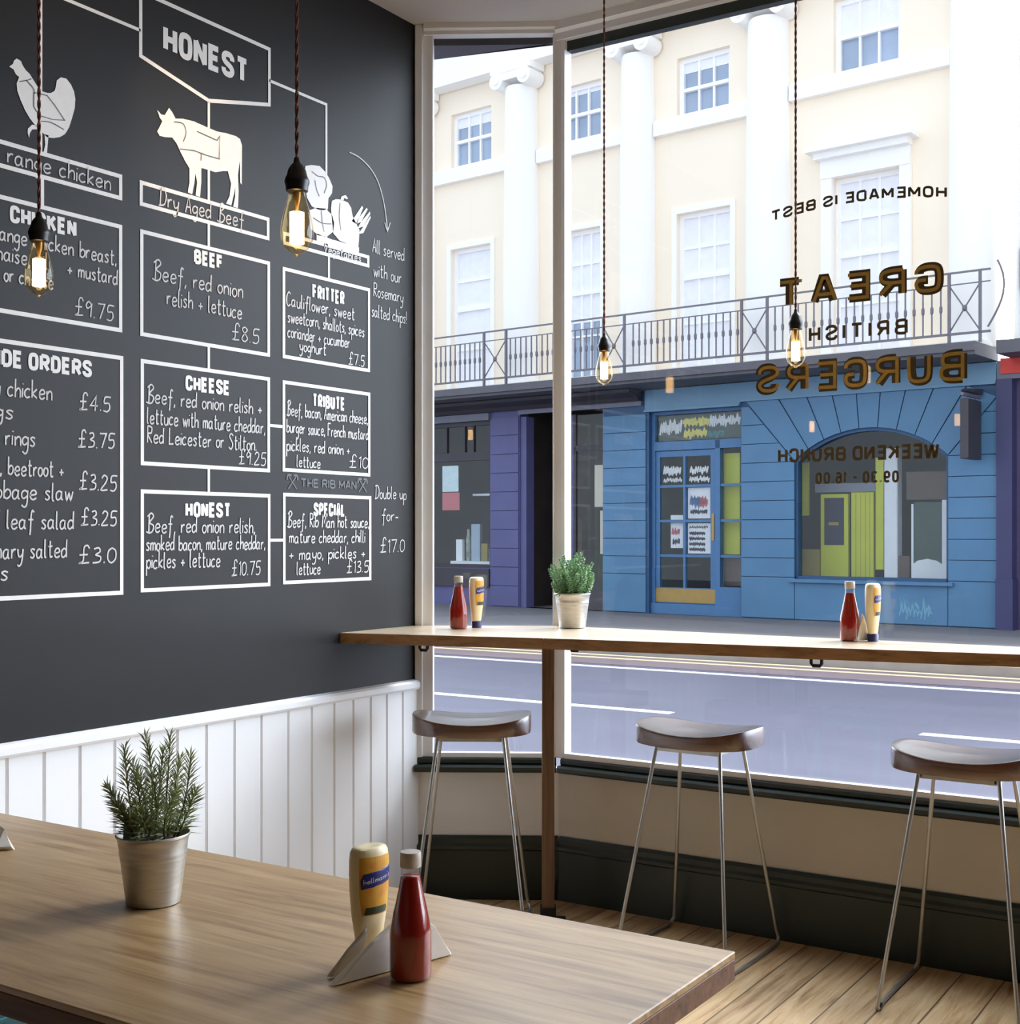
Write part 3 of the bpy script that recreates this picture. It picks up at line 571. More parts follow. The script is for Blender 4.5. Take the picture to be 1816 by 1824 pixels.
painted('painted_vegetables', 'white painted heap of cauliflower, tomato, pepper and asparagus, right of the middle bulb', (3.68, 2.548),
  [[(3.5, 2.793), (3.533, 2.804), (3.577, 2.811), (3.605, 2.798), (3.628, 2.78), (3.648, 2.753), (3.645, 2.727), (3.625, 2.703), (3.622, 2.665), (3.601, 2.655), (3.567, 2.65), (3.533, 2.655), (3.509, 2.68), (3.496, 2.722)],
   [(3.521, 2.638), (3.558, 2.654), (3.609, 2.662), (3.644, 2.647), (3.657, 2.621), (3.652, 2.586), (3.618, 2.562), (3.567, 2.556), (3.529, 2.573)],
   [(3.644, 2.698), (3.665, 2.709), (3.692, 2.714), (3.714, 2.713), (3.736, 2.712), (3.754, 2.696), (3.763, 2.666), (3.781, 2.646), (3.804, 2.621), (3.796, 2.556), (3.74, 2.556), (3.687, 2.56), (3.652, 2.58), (3.644, 2.63), (3.639, 2.669)],
   [(3.692, 2.712), (3.7, 2.728), (3.723, 2.737), (3.736, 2.727), (3.727, 2.722), (3.714, 2.725), (3.709, 2.712)],
   [(3.758, 2.647), (3.776, 2.668), (3.818, 2.717), (3.825, 2.711), (3.786, 2.64)], [(3.780, 2.640), (3.799, 2.667), (3.845, 2.715), (3.852, 2.711), (3.813, 2.655)], [(3.790, 2.625), (3.813, 2.655), (3.865, 2.705), (3.868, 2.697), (3.826, 2.64)], [(3.795, 2.605), (3.818, 2.63), (3.868, 2.690), (3.870, 2.682), (3.826, 2.615)],
   [(3.56, 2.562), (3.64, 2.556), (3.80, 2.556), (3.80, 2.535), (3.56, 2.535)]],
  [crom([(3.533, 2.781), (3.567, 2.772), (3.601, 2.774), (3.614, 2.749), (3.601, 2.717)]), crom([(3.55, 2.752), (3.56, 2.72), (3.575, 2.70)]), crom([(3.54, 2.615), (3.59, 2.605), (3.64, 2.612)]), crom([(3.585, 2.655), (3.590, 2.61), (3.60, 2.575)]), crom([(3.69, 2.70), (3.685, 2.65), (3.695, 2.60)])])
# loose chalk notes
def note(name, label, lines, base, material='chalk', extra=()):
    m = MB(); off = (PX,) + base
    for t, a, b, z, xh in lines: chalk(m, t, a, b, z, xh, wl)
    for e in extra: m.ribbon(e, 0.0045, wl)
    o = tag(m.build(name, M[material], off=off), label, 'chalk note'); o.location = off; return o
note('chalk_note', 'chalk note about salted chips with a curved arrow, beside the window post', [('All served', 3.882, 4.078, 2.553, 0.026), ('with our', 3.888, 4.060, 2.462, 0.026), ('Rosemary', 3.888, 4.072, 2.385, 0.025), ('salted chips!', 3.876, 4.093, 2.305, 0.025)], (3.9, 2.3),
     extra=[crom([(3.745, 2.903), (3.804, 2.897), (3.869, 2.871), (3.916, 2.829), (3.949, 2.764), (3.968, 2.69), (3.973, 2.649)]), [(3.956, 2.682), (3.973, 2.649), (3.991, 2.688)]])
note('chalk_note', 'chalk note offering a double up for £17.0, right of the special box', [('Double up', 3.895, 4.092, 1.605, 0.024), ('for-', 3.938, 4.04, 1.518, 0.024), ('£17.0', 3.93, 4.08, 1.396, 0.028)], (3.98, 1.39))
m = MB(); caps(m, 'THE RIB MAN', 3.475, 3.785, 1.635, 1.668, 0.006, wl)
for yc in (3.432, 3.822):
    m.ribbon([(yc - 0.022, 1.628), (yc + 0.018, 1.672)], 0.005, wl); m.ribbon([(yc + 0.022, 1.628), (yc - 0.018, 1.672)], 0.005, wl)
    m.ribbon(crom([(yc + 0.006, 1.676), (yc + 0.024, 1.676), (yc + 0.028, 1.660)]), 0.007, wl); m.ribbon(crom([(yc - 0.006, 1.676), (yc - 0.024, 1.676), (yc - 0.028, 1.660)]), 0.007, wl)
tag(m.build('chalk_heading', M['chalkfaint'], off=(PX, 3.63, 1.63)), 'faint rubbed chalk heading between two crossed tools, above the special box', 'chalk note').location = (PX, 3.63, 1.63)

# ------------------------------------------------------------------ lettering on the front glass, read from the street
GY = 4.4772
def gf(x, z, d=0.0): return (x, GY - d, z)
def gf2(x, z, d=0.0): return (x, GY - 0.0012 - d, z)
wl0 = (-1.45, GY, 2.2)
win = thing('window_lettering', 'gold and bronze lettering on the front window pane, reversed from inside', 'window sign', wl0)
def gold(text, x0, x1, z0, z1, w, name, gap=5.0):
    m = MB(); caps(m, text, x0, x1, z0, z1, w, gf, gap, True); m.build(name, M['goldedge'], win, off=wl0)
    e = w * 0.30; m = MB(); caps(m, text, x0 + e, x1 - e, z0 + e, z1 - e, w - 2 * e, gf2, gap, True); m.build(name + '_gilding', M['gold'], win, off=wl0)
gold('GREAT', -1.748, -1.150, 2.284, 2.396, 0.030, 'great_line', 4.2)
gold('BURGERS', -1.826, -1.073, 1.976, 2.092, 0.030, 'burgers_line', 4.2)
m = MB(); caps(m, 'BRITISH', -1.625, -1.272, 2.156, 2.212, 0.0105, gf, 5.0, True); m.build('british_line', M['letterdark'], win, off=wl0)
m = MB(); caps(m, 'HOMEMADE IS BEST', -1.768, -1.140, 2.606, 2.646, 0.0085, gf, 3.4, True, arc=lambda X: 0.030 * (1 - ((X + 1.454) / 0.314) ** 2)); m.build('homemade_line', M['letterdark'], win, off=wl0)
m = MB(); caps(m, 'WEEKEND BRUNCH', -1.741, -1.165, 1.726, 1.778, 0.0105, gf, 3.0, True); m.build('brunch_line', M['letterdark'], win, off=wl0)
m = MB(); caps(m, '09.30 - 16.00', -1.60, -1.302, 1.646, 1.688, 0.0085, gf, 3.6, True); m.build('hours_line', M['letterdark'], win, off=wl0)

# ------------------------------------------------------------------ counter along the window
ZC = 1.10; TH = 0.040
k0 = (-2.39, 3.902, ZC)
cn = thing('window_counter', 'oak counter running along the bay and front window on one square post', 'counter', (-2.5, 4.1, 0))
koff = (-2.5, 4.1, 0)
fl = (WX + 0.001, 3.695); fc = (-2.39, 3.902); jn = (-2.655, 4.442)
def eband(p, q, nm):
    d = (Vector(q) - Vector(p)).normalized(); nn = Vector((d.y, -d.x)) * 0.004
    MB().prism([p, q, (q[0] + nn.x, q[1] + nn.y), (p[0] + nn.x, p[1] + nn.y)], ZC - TH, ZC - 0.0015).build(nm, M['counteredge_shaded'], cn, off=koff)  # front strip of the counter, backlit shade put in its colour
eband(fl, (fc[0] - 0.0005, fc[1]), 'shaded_edge'); eband((fc[0] + 0.002, fc[1]), (-0.842, 4.171), 'shaded_edge'); eband((-0.8415, 4.171), (2.2, 4.171), 'shaded_edge')
MB().prism([fl, fc, jn, (WX + 0.001, CY - 0.028)], ZC - TH, ZC).build('countertop', M['counter'], cn, off=koff, bevel=0.003)
MB().prism([(fc[0] + 0.0015, fc[1]), (-0.842, 4.171), (2.2, 4.171), (2.2, 4.442), (jn[0] + 0.0015, jn[1])], ZC - TH, ZC).build('countertop', M['counter'], cn, off=koff, bevel=0.003)
rot = math.radians(22)
def rbox(mb, cx, cy, hx, hy, z0, z1, r):
    c, s = math.cos(r), math.sin(r)
    return mb.prism([(cx + x * c - y * s, cy + x * s + y * c) for x, y in ((-hx, -hy), (hx, -hy), (hx, hy), (-hx, hy))], z0, z1)
rbox(MB(), -2.552, 4.20, 0.0235, 0.0235, 0.05, ZC - TH - 0.001, YAW).build('post', M['post'], cn, off=koff, bevel=0.002)
sh = rbox(rbox(MB(), -2.552, 4.20, 0.030, 0.030, 0.006, 0.052, YAW), -2.53, 4.19, 0.055, 0.045, 0.0, 0.008, YAW).build('post_shoe', M['blackmetal'], cn, off=koff, bevel=0.002)
for bx, by, r in ((-2.43, 4.19, 0.17), (-1.48, 4.15, 0.17), (-2.917, 3.90, 0.3)):
    m = MB(); m.tube([(bx - 0.018, by, ZC - TH), (bx - 0.018, by, ZC - TH - 0.022), (bx - 0.012, by, ZC - TH - 0.030), (bx + 0.012, by, ZC - TH - 0.030), (bx + 0.018, by, ZC - TH - 0.022), (bx + 0.018, by, ZC - TH)], 0.006, 8)
    rbox(m, bx, by, 0.026, 0.012, ZC - TH - 0.004, ZC - TH - 0.0005, 0); m.build('bag_hook', M['blackmetal'], cn, off=koff, smooth=True)

# ------------------------------------------------------------------ bar stools
def make_stool(label, loc, rz):
    t = thing('bar_stool', label, 'bar stool', loc, rz, 'bar stools along the window counter')
    # saddle seat: rings of a rounded bean outline, top dished across its width
    m = MB(); N = 56
    def outline(a):
        x = 0.222 * math.copysign(abs(math.cos(a)) ** 0.62, math.cos(a)); y = math.copysign(abs(math.sin(a)) ** 0.70, math.sin(a))
        y = y * (0.150 if y > 0 else 0.158)
        return x, y
    top = lambda x, y: 0.778 + 0.024 * (x / 0.222) ** 2 - 0.006 * max(0, -y / 0.158) * (1 - (x / 0.222) ** 2)
    rings = []
    for sc in (0.0001, 0.25, 0.5, 0.72, 0.90, 0.975): rings.append([(outline(2 * PI * k / N)[0] * sc, outline(2 * PI * k / N)[1] * sc, None) for k in range(N)])
    vs = []; fs = []
    for rg in rings:
        for x, y, _ in rg: vs.append((x, y, top(x, y)))
    for sc, dz in ((0.994, -0.0015), (1.0, -0.006), (1.0, -0.044), (0.99, -0.052)):
        for k in range(N):
            x, y = outline(2 * PI * k / N); vs.append((x * sc, y * sc, (top(x, y) + dz) if dz > -0.03 else (0.727 + 0.006 * (x / 0.222) ** 2 + (dz + 0.052))))
    R_ = len(vs) // N
    for i in range(R_ - 1):
        for k in range(N): fs.append((i * N + k, i * N + (k + 1) % N, (i + 1) * N + (k + 1) % N, (i + 1) * N + k))
    vs.append((0, 0, 0.727)); c = len(vs) - 1
    for k in range(N): fs.append(((R_ - 1) * N + k, (R_ - 1) * N + (k + 1) % N, c))
    m.add(vs, fs).build('seat', M['walnut'], t, smooth=True)
    MB().box(-0.115, 0.115, -0.10, -0.088, 0.706, 0.733).box(-0.115, 0.115, 0.088, 0.10, 0.706, 0.733).box(-0.125, -0.107, -0.10, 0.10, 0.710, 0.731).box(0.107, 0.125, -0.10, 0.10, 0.710, 0.731).build('seat_bracket', M['steel'], t, bevel=0.001)
    r = 0.0066
    for sx in (-1, 1):
        xb = 0.207 * sx; xt = 0.120 * sx
        MB().tube([(xt, -0.094, 0.726), (xt + (xb - xt) * 0.97, -0.232, 0.034), (xb, -0.236, 0.018), (xb, -0.226, r + 0.001)], r, 10).build('leg', M['steel'], t, smooth=True)
        MB().tube([(xt, 0.094, 0.726), (xt + (xb - xt) * 0.94, 0.205, 0.055), (xb, 0.212, 0.028), (xb + 0.006 * sx, 0.196, 0.012), (xb + 0.006 * sx, 0.17, r + 0.001)], r, 10).build('leg', M['steel'], t, smooth=True)
        MB().tube([(xb, -0.226, r + 0.001), (xb + 0.006 * sx, -0.15, r + 0.001), (xb + 0.008 * sx, 0.0, r + 0.001), (xb + 0.006 * sx, 0.17, r + 0.001)], r, 10).build('floor_rail', M['steel'], t, smooth=True)
        MB().tube([(xb + 0.001 * sx, -0.222, r), (xb + 0.005 * sx, -0.188, r)], r + 0.0022, 10).build('rubber_foot', M['black'], t, smooth=True)
    return t
st = make_stool('bar stool with dark walnut saddle seat, whole, in the middle of the three', (-1.920, 4.190, 0), math.radians(-1))
clone(st, (-2.748, 3.975, 0), 'bar stool with dark walnut saddle seat, angled by the bay, nearest the dark wall', math.radians(31))
clone(st, (-1.005, 4.175, 0), 'bar stool with dark walnut saddle seat, cut off by the right edge', math.radians(0))

# ------------------------------------------------------------------ oak table in front
tb = thing('dining_table', 'large oak dining table in the foreground with a rosemary pot and sauces on it', 'table', (-1.9, 1.68, 0)); toff = (-1.9, 1.68, 0)
TZ = 0.75
MB().box(-2.98, -0.885, 1.287, 2.077, TZ - 0.012, TZ).build('tabletop', M['oak'], tb, off=toff, bevel=0.002)
MB().box(-2.98, -0.885, 1.287, 2.077, TZ - 0.050, TZ - 0.0122).build('table_edge', M['oakedge'], tb, off=toff, bevel=0.002)  # lower edge of the top, backlit shade put in its colour
for x in (-2.80, -1.12):
    for y in (1.38, 1.99): MB().box(x - 0.03, x + 0.03, y - 0.03, y + 0.03, 0, TZ - 0.051).build('leg', M['oakedge'], tb, off=toff, bevel=0.003)

# slatted stool under the near end of the table
b = thing('slatted_stool', 'teal painted slatted stool tucked under the near edge of the table', 'stool', (-2.36, 1.66, 0)); boff = (-2.36, 1.66, 0)
m = MB()
for i in range(6): m.box(-2.56 + i * 0.07, -2.56 + i * 0.07 + 0.045, 1.47, 1.87, 0.43, 0.45)
m.build('seat_slats', M['teal'], b, off=boff, bevel=0.003)
MB().box(-2.55, -2.18, 1.49, 1.51, 0.385, 0.43).box(-2.55, -2.18, 1.83, 1.85, 0.385, 0.43).build('apron', M['teal'], b, off=boff)
for x in (-2.535, -2.195):
    for y in (1.50, 1.84): MB().box(x - 0.018, x + 0.018, y - 0.018, y + 0.018, 0, 0.386).build('leg', M['teal'], b, off=boff)

# ------------------------------------------------------------------ plants
def needle(mb, p, d, up, L_, w):
    d = d.normalized(); s = d.cross(up)
    if s.length < 1e-4: s = Vector((1, 0, 0))
    s.normalize(); u = s.cross(d).normalized()
    a = p; bq = p + d * L_ * 0.5 + u * L_ * 0.05; c = p + d * L_
    mb.add([a, bq + s * w, c, bq - s * w, bq + u * w * 0.6], [(0, 1, 4), (1, 2, 4), (2, 3, 4), (3, 0, 4), (0, 3, 2, 1)])
def make_pot(t):
    prof = [(0.047, 0.0), (0.051, 0.002), (0.0525, 0.010), (0.062, 0.086), (0.0628, 0.088), (0.0632, 0.091), (0.0633, 0.095), (0.0644, 0.097), (0.0648, 0.101), (0.0648, 0.105), (0.0680, 0.128), (0.0695, 0.130), (0.0715, 0.132), (0.0715, 0.135), (0.0695, 0.1365), (0.0672, 0.134), (0.0655, 0.120)]
    MB().lathe(prof, seg=48).build('pot', M['galv'], t, smooth=True)
    MB().lathe([(0.0001, 0.121), (0.03, 0.122), (0.0655, 0.117)], seg=32, cap=False).build('soil', M['soil'], t, smooth=True)
def sprig(t, base, tip, n, L_, w, leafmat, rnd, bend=0.02, r=0.0022, spread=1.0):
    base = Vector(base); tip = Vector(tip); mid = (base + tip) / 2 + Vector((rnd.uniform(-bend, bend), rnd.uniform(-bend, bend), 0))
    pt = lambda s: base * (1 - s) ** 2 + mid * 2 * s * (1 - s) + tip * s * s
    pts = [pt(i / 8) for i in range(9)]
    s_o = MB().tube(pts, [r * (1 - 0.6 * i / 8) for i in range(9)], 6).build('sprig', M['twig'], t, smooth=True)
    lm = MB()
    for i in range(n):
        s = 0.10 + 0.90 * (i / (n - 1)); p = pt(min(s, 1)); ax = (pt(min(s + 0.05, 1.05)) - pt(s - 0.05)).normalized()
        a = i * 2.4 + rnd.uniform(-0.4, 0.4); q = ax.cross(Vector((1, 0, 0.2))).normalized(); q2 = ax.cross(q)
        rad = q * math.cos(a) + q2 * math.sin(a)
        k = 1.15 - 0.55 * s
        d = ax * (0.55 + 0.75 * s) + rad * spread * (1.15 - 0.55 * s)
        needle(lm, p, d, ax, L_ * k * rnd.uniform(0.75, 1.2), w)
    lm.build('needles', leafmat, s_o)
rn = random.Random(3)
pl = thing('potted_rosemary', 'rosemary with upright sprigs in a ribbed zinc pot on the oak table', 'potted plant', (-1.955, 1.735, TZ), YAW, 'herbs in zinc pots'); make_pot(pl)
for bx, by, tx, ty, tz in ((-0.03, 0.0, -0.055, 0.0, 0.300), (-0.012, 0.01, -0.018, 0.012, 0.318), (0.02, 0.0, 0.030, 0.012, 0.322), (0.035, 0.01, 0.068, 0.02, 0.282), (-0.04, -0.01, -0.085, -0.01, 0.225), (0.005, -0.02, 0.006, -0.03, 0.255), (0.03, -0.02, 0.055, -0.03, 0.225), (-0.02, 0.03, -0.045, 0.05, 0.25), (0.02, 0.03, 0.04, 0.05, 0.27), (-0.03, -0.02, -0.06, -0.045, 0.20), (0.04, 0.02, 0.075, 0.03, 0.21), (0.0, 0.02, 0.012, 0.03, 0.29), (-0.02, -0.01, -0.035, -0.015, 0.27), (0.0, -0.03, -0.02, -0.05, 0.20)):
    sprig(pl, (bx, by, 0.119), (tx, ty, tz), 92, 0.040, 0.0018, M['leaf'], rn, spread=1.4)
MB().prism([(-0.022, 0), (0.022, 0), (0.026, 0.03), (0.016, 0.048), (-0.014, 0.048), (-0.024, 0.03)], 0, 0.0012, lambda a, b, c: (-0.040 + a * 0.7, -0.026 + b * 0.55 + c - a * 0.4, 0.118 + b)).build('plant_tag', M['tag'], pl)
p2 = thing('potted_thyme', 'bushy green thyme in a ribbed zinc pot on the window counter corner', 'potted plant', (-2.545, 4.372, ZC + 0.0005), YAW, 'herbs in zinc pots'); make_pot(p2)
rn = random.Random(11)
for i in range(34):
    a = i * 2.399; u = math.sqrt((i + 0.5) / 34); rr = 0.012 + 0.042 * u
    tx = 0.098 * u * math.cos(a); ty = min(0.05, 0.085 * u * math.sin(a)); hgt = 0.285 - 0.085 * u * u + rn.uniform(-0.03, 0.022)
    sprig(p2, (rr * math.cos(a) * 0.8, rr * math.sin(a) * 0.8, 0.118), (tx, ty, hgt), 52, 0.019, 0.0052, M['leaf2'], rn, 0.03, 0.0014, 2.0)

# ------------------------------------------------------------------ sauces and napkins
def make_ketchup(label, loc, rz=0, lean=None):
    t = thing('ketchup_bottle', label, 'sauce bottle', loc, rz, 'ketchup bottles')
    MB().lathe([(0.027, 0.0), (0.032, 0.002), (0.034, 0.008), (0.0342, 0.074), (0.0325, 0.086), (0.0275, 0.110), (0.0222, 0.134), (0.0180, 0.156), (0.0162, 0.166), (0.0155, 0.174), (0.0160, 0.178), (0.0160, 0.184), (0.0145, 0.186)], seg=36).build('glass_bottle', M['clear'], t, smooth=True)
    MB().lathe([(0.026, 0.002), (0.0315, 0.0035), (0.0333, 0.009), (0.0335, 0.074), (0.0318, 0.086), (0.0268, 0.110), (0.0215, 0.134), (0.0173, 0.156), (0.0157, 0.165), (0.0150, 0.1655)], seg=36).build('ketchup', M['ketchup'], t, smooth=True)
    MB().lathe([(0.0168, 0.180), (0.0172, 0.181), (0.0172, 0.2015), (0.0162, 0.2045), (0.0, 0.2050)], seg=36, cap=False).build('cap', M['capw'], t, smooth=True)
    return t
def make_mayo(label, loc, rz=0):
    t = thing('mayonnaise_bottle', label, 'sauce bottle', loc, rz, 'upside down mayonnaise bottles')
    SX, SY = 1.0, 0.66
    prof = [(0.022, 0.026), (0.0245, 0.034), (0.0285, 0.060), (0.0335, 0.090), (0.0365, 0.125), (0.0375, 0.155), (0.0372, 0.178), (0.0358, 0.190), (0.0325, 0.196), (0.0255, 0.1985), (0.017, 0.1975), (0.0, 0.1965)]
    MB().lathe(prof, seg=44, sx=SX, sy=SY, cap=False).build('bottle', M['mayo'], t, smooth=True)
    MB().lathe([(0.021, 0.0), (0.0225, 0.001), (0.0235, 0.024), (0.0215, 0.027)], seg=32, sx=1.0, sy=0.8).build('cap', M['capblue'], t, smooth=True)
    def rad(z):
        for (r0, z0), (r1, z1) in zip(prof, prof[1:]):
            if z0 <= z <= z1: return r0 + (r1 - r0) * (z - z0) / (z1 - z0)
        return 0.03
    # wrap label patches round the front (-y) and back (+y)
    def patch(poly, name, material, off, parent=t):
        m = MB()
        for sgn in (1,):
            def f(a, z):
                r = rad(z) + off; an = -PI / 2 + a / 0.034
                x = r * math.cos(an) * SX; y = r * math.sin(an) * SY - off
                return (x * sgn, y * sgn, z)
            # triangulated grid fill of a convex poly in (a, z)
            za = min(p[1] for p in poly); zb = max(p[1] for p in poly); rows = 12
            def span(z):
                xs = []
                for (x0, y0), (x1, y1) in zip(poly, poly[1:] + poly[:1]):
                    if (y0 - z) * (y1 - z) <= 0 and abs(y1 - y0) > 1e-9: xs.append(x0 + (x1 - x0) * (z - y0) / (y1 - y0))
                return (min(xs), max(xs))
            grid = []
            for i in range(rows + 1):
                z = za + (zb - za) * (i + 0.02) / (rows + 0.04); s0, s1 = span(z)
                grid.append([f(s0 + (s1 - s0) * k / 14, z) for k in range(15)])
            for i in range(rows):
                for k in range(14): m.poly([grid[i][k], grid[i][k + 1], grid[i + 1][k + 1], grid[i + 1][k]])
        return m.build(name, material, parent, smooth=True)
    lb = patch([(-0.030, 0.088), (0.030, 0.088), (0.034, 0.12), (0.034, 0.185), (-0.034, 0.185), (-0.034, 0.12)], 'label', M['lblyel'], 0.0004)
    patch([(-0.031, 0.132), (0.026, 0.140), (0.032, 0.150), (0.031, 0.166), (-0.026, 0.158), (-0.032, 0.148)], 'brand_band', M['lblblue'], 0.0008, lb)
    patch([(-0.026, 0.090), (0.020, 0.090), (0.024, 0.096), (0.020, 0.102), (-0.022, 0.102)], 'foot_band', M['lblgreen'], 0.0008, lb)
    m = MB()
    for sgn in (1,):
        def f(a, z):
            r = rad(z) + 0.0013; an = -PI / 2 + a / 0.034
            return (r * math.cos(an) * SX * sgn, (r * math.sin(an) * SY - 0.0013) * sgn, z)
        gl, W = layout("Hellmann's", HAND, 1.5, 4)
        for ch, strokes, cx in gl:
            for s in strokes:
                q = crom(s) if ch in SMOOTH and len(s) > 2 else s
                m.ribbon([(-0.026 + p[0] * 0.052 / W, 0.1445 + p[1] * 0.00085 + (-0.026 + p[0] * 0.052 / W) * 0.14) for p in q], 0.0009, f)
    m.build('brand_writing', M['scriptwhite'], lb)
    return t
kb = make_ketchup('glass ketchup bottle in the foreground, on the oak table', (-1.274, 1.668, TZ))
mb_ = make_mayo('upside down mayonnaise bottle in the foreground, on the oak table', (-1.372, 1.682, TZ), YAW + math.radians(45))
clone(kb, (-2.892, 4.092, ZC), 'ketchup bottle on the bay part of the window counter')
clone(kb, (-1.437, 4.362, ZC), 'ketchup bottle on the front window counter, below the gold lettering')
clone(mb_, (-2.868, 4.180, ZC), 'upside down mayonnaise bottle on the bay part of the window counter', YAW + math.radians(60))
clone(mb_, (-1.366, 4.390, ZC), 'upside down mayonnaise bottle on the front window counter', YAW + math.radians(55))
def napkin_fold(name, label, pts, th=0.006, layers=4):
    """folded napkin leaning upright: pts = left foot, right foot, apex (world)"""
    a, b, c = (Vector(p) for p in pts); n = (b - a).cross(c - a).normalized(); base = (a + b) / 2
    t = thing(name, label, 'napkin', tuple(base))
    m = MB()
    for i in range(layers):
        o = n * (i - layers / 2) * th; sh = (b - a).normalized() * 0.004 * i
        e = 0.25
        ring = [a + sh, a.lerp(b, 0.5) + Vector((0, 0, 0.0)), b - sh * 0.5, b.lerp(c, 0.5) + Vector((0, 0, 0.004)), c - Vector((0, 0, 0.004 * i)), c.lerp(a, 0.5) + Vector((0, 0, 0.003))]
        m.add([p + o - base for p in ring] + [p + o + n * th * 0.8 - base for p in ring], [(0, 1, 2, 3, 4, 5), (11, 10, 9, 8, 7, 6)] + [(k, (k + 1) % 6, 6 + (k + 1) % 6, 6 + k) for k in range(6)])
    m.build('folded_layers', M['napkin'], t, bevel=0.0015)
    return t
napkin_fold('folded_napkin', 'folded white napkin wedged upright between the two foreground sauce bottles', ((-1.354, 1.560, TZ + 0.002), (-1.284, 1.800, TZ + 0.001), (-1.314, 1.730, TZ + 0.100)), 0.0024, 4)
napkin_fold('folded_napkin', 'second napkin fanned out left of the foreground ketchup, tip pointing nearer the plant', ((-1.384, 1.590, TZ + 0.002), (-1.358, 1.636, TZ + 0.001), (-1.350, 1.652, TZ + 0.075)), 0.0024, 3)
napkin_fold('folded_napkin', 'folded napkin standing at the left edge of the oak table', ((-2.600, 1.800, TZ + 0.003), (-2.540, 1.850, TZ + 0.003), (-2.640, 1.868, TZ + 0.060)), 0.004, 4)
napkin_fold('folded_napkin', 'folded white napkin between the sauces on the front window counter', ((-1.412, 4.335, ZC + 0.002), (-1.385, 4.405, ZC + 0.002), (-1.398, 4.385, ZC + 0.095)), 0.003, 3)

# ------------------------------------------------------------------ pendant lamps
def make_pendant(label, loc):
    """origin at the bulb's lowest point"""
    t = thing('pendant_lamp', label, 'pendant lamp', loc, 0, 'bare bulb pendants on twisted cords')
    H = CZ - loc[2]
    for k, mm in ((0, 'cord'), (1, 'cordb')):
        n = int((H - 0.18) / 0.009)
        MB().tube([(0.0022 * math.cos(i * 1.1 + k * PI), 0.0022 * math.sin(i * 1.1 + k * PI), 0.182 + (H - 0.182) * i / n) for i in range(n + 1)], 0.0023, 6).build('cord', M[mm], t, smooth=True)
    MB().lathe([(0.0185, 0.128), (0.0215, 0.130), (0.0225, 0.140), (0.0245, 0.146), (0.0245, 0.152), (0.0205, 0.160), (0.0175, 0.172), (0.0120, 0.181), (0.0070, 0.186), (0.0055, 0.196), (0.0035, 0.197)], seg=28).build('lamp_holder', M['black'], t, smooth=True)
    bl = MB().lathe([(0.0, 0.0), (0.0035, 0.0005), (0.0048, 0.004), (0.0060, 0.0065), (0.0160, 0.0110), (0.0260, 0.0210), (0.0315, 0.0340), (0.0330, 0.0470), (0.0315, 0.0640), (0.0262, 0.0880), (0.0205, 0.1080), (0.0170, 0.1220), (0.0165, 0.1290)], seg=32, cap=False).build('bulb', M['bulb'], t, smooth=True)
    m = MB()
    for k in range(14):
        a = 2 * PI * k / 14; b_ = 2 * PI * (k + 1) / 14
        m.tube([(0.0125 * math.cos(a), 0.0125 * math.sin(a), 0.026 if k % 2 else 0.0265), (0.0125 * math.cos(a), 0.0125 * math.sin(a), 0.088)], 0.0021, 6)
    m.build('filament', M['fil'], bl)
    MB().lathe([(0.0025, 0.088), (0.003, 0.100), (0.0065, 0.112), (0.008, 0.128)], seg=12).build('glass_stem', M['brass'], bl, smooth=True)
    return t
PZ = 2.016
pd = make_pendant('pendant lamp with a glowing bulb in front of the painted vegetables', (-1.742, 1.912, PZ))
clone(pd, (-2.540, 1.914, PZ), 'pendant lamp with a glowing bulb in front of the chicken menu box')
clone(pd, (-2.312, 4.205, PZ), 'pendant lamp hanging by the front window, right of the corner mullion')
clone(pd, (-1.535, 4.105, PZ), 'pendant lamp hanging in front of the gold window lettering')
clone(pd, (-2.55, -0.72, PZ), 'pendant lamp behind the camera, its reflection in the window glass, left one')
clone(pd, (-1.00, -0.72, PZ), 'pendant lamp behind the camera, its reflection in the window glass, right one')

# unseen ceiling spotlights, added above the frame to make the cow glow
def spot(label, loc, aim, e, cone):
    t = thing('added_ceiling_spotlight', label, 'spotlight', loc, 0, 'added spotlights aimed at the menu wall')
    d = (Vector(aim) - Vector(loc)).normalized(); q = d.to_track_quat('-Z', 'Y')
    MB().lathe([(0.03, CZ - loc[2] - 0.001), (0.03, CZ - loc[2] - 0.012), (0.008, CZ - loc[2] - 0.014), (0.008, 0.03)], seg=20).build('mount', M['capw'], t, smooth=True)
    h = MB().lathe([(0.0, 0.05), (0.030, 0.046), (0.034, 0.02), (0.034, -0.05), (0.030, -0.05), (0.030, 0.015), (0.0, 0.018)], seg=24, cap=False).build('lamp_head', M['capw'], t, smooth=True)
    h.rotation_mode = 'QUATERNION'; h.rotation_quaternion = q
    ld = bpy.data.lights.new('spot_light', 'SPOT'); ld.energy = e; ld.color = (1.0, 0.70, 0.40); ld.spot_size = math.radians(cone); ld.spot_blend = 0.8; ld.shadow_soft_size = 0.02
    lo = bpy.data.objects.new('spot_light', ld); COL.objects.link(lo); lo.parent = t; lo.rotation_mode = 'QUATERNION'; lo.rotation_quaternion = q; lo.location = d * 0.055
spot('added ceiling spotlight aimed at the painted cow, above the picture', (-2.35, 2.2, 3.40), (-3.15, 3.03, 2.66), 60, 30)
spot('added ceiling spotlight aimed at the dark wall over the painted hen, above the picture', (-2.35, 1.55, 3.40), (-3.15, 2.25, 3.12), 14, 34)

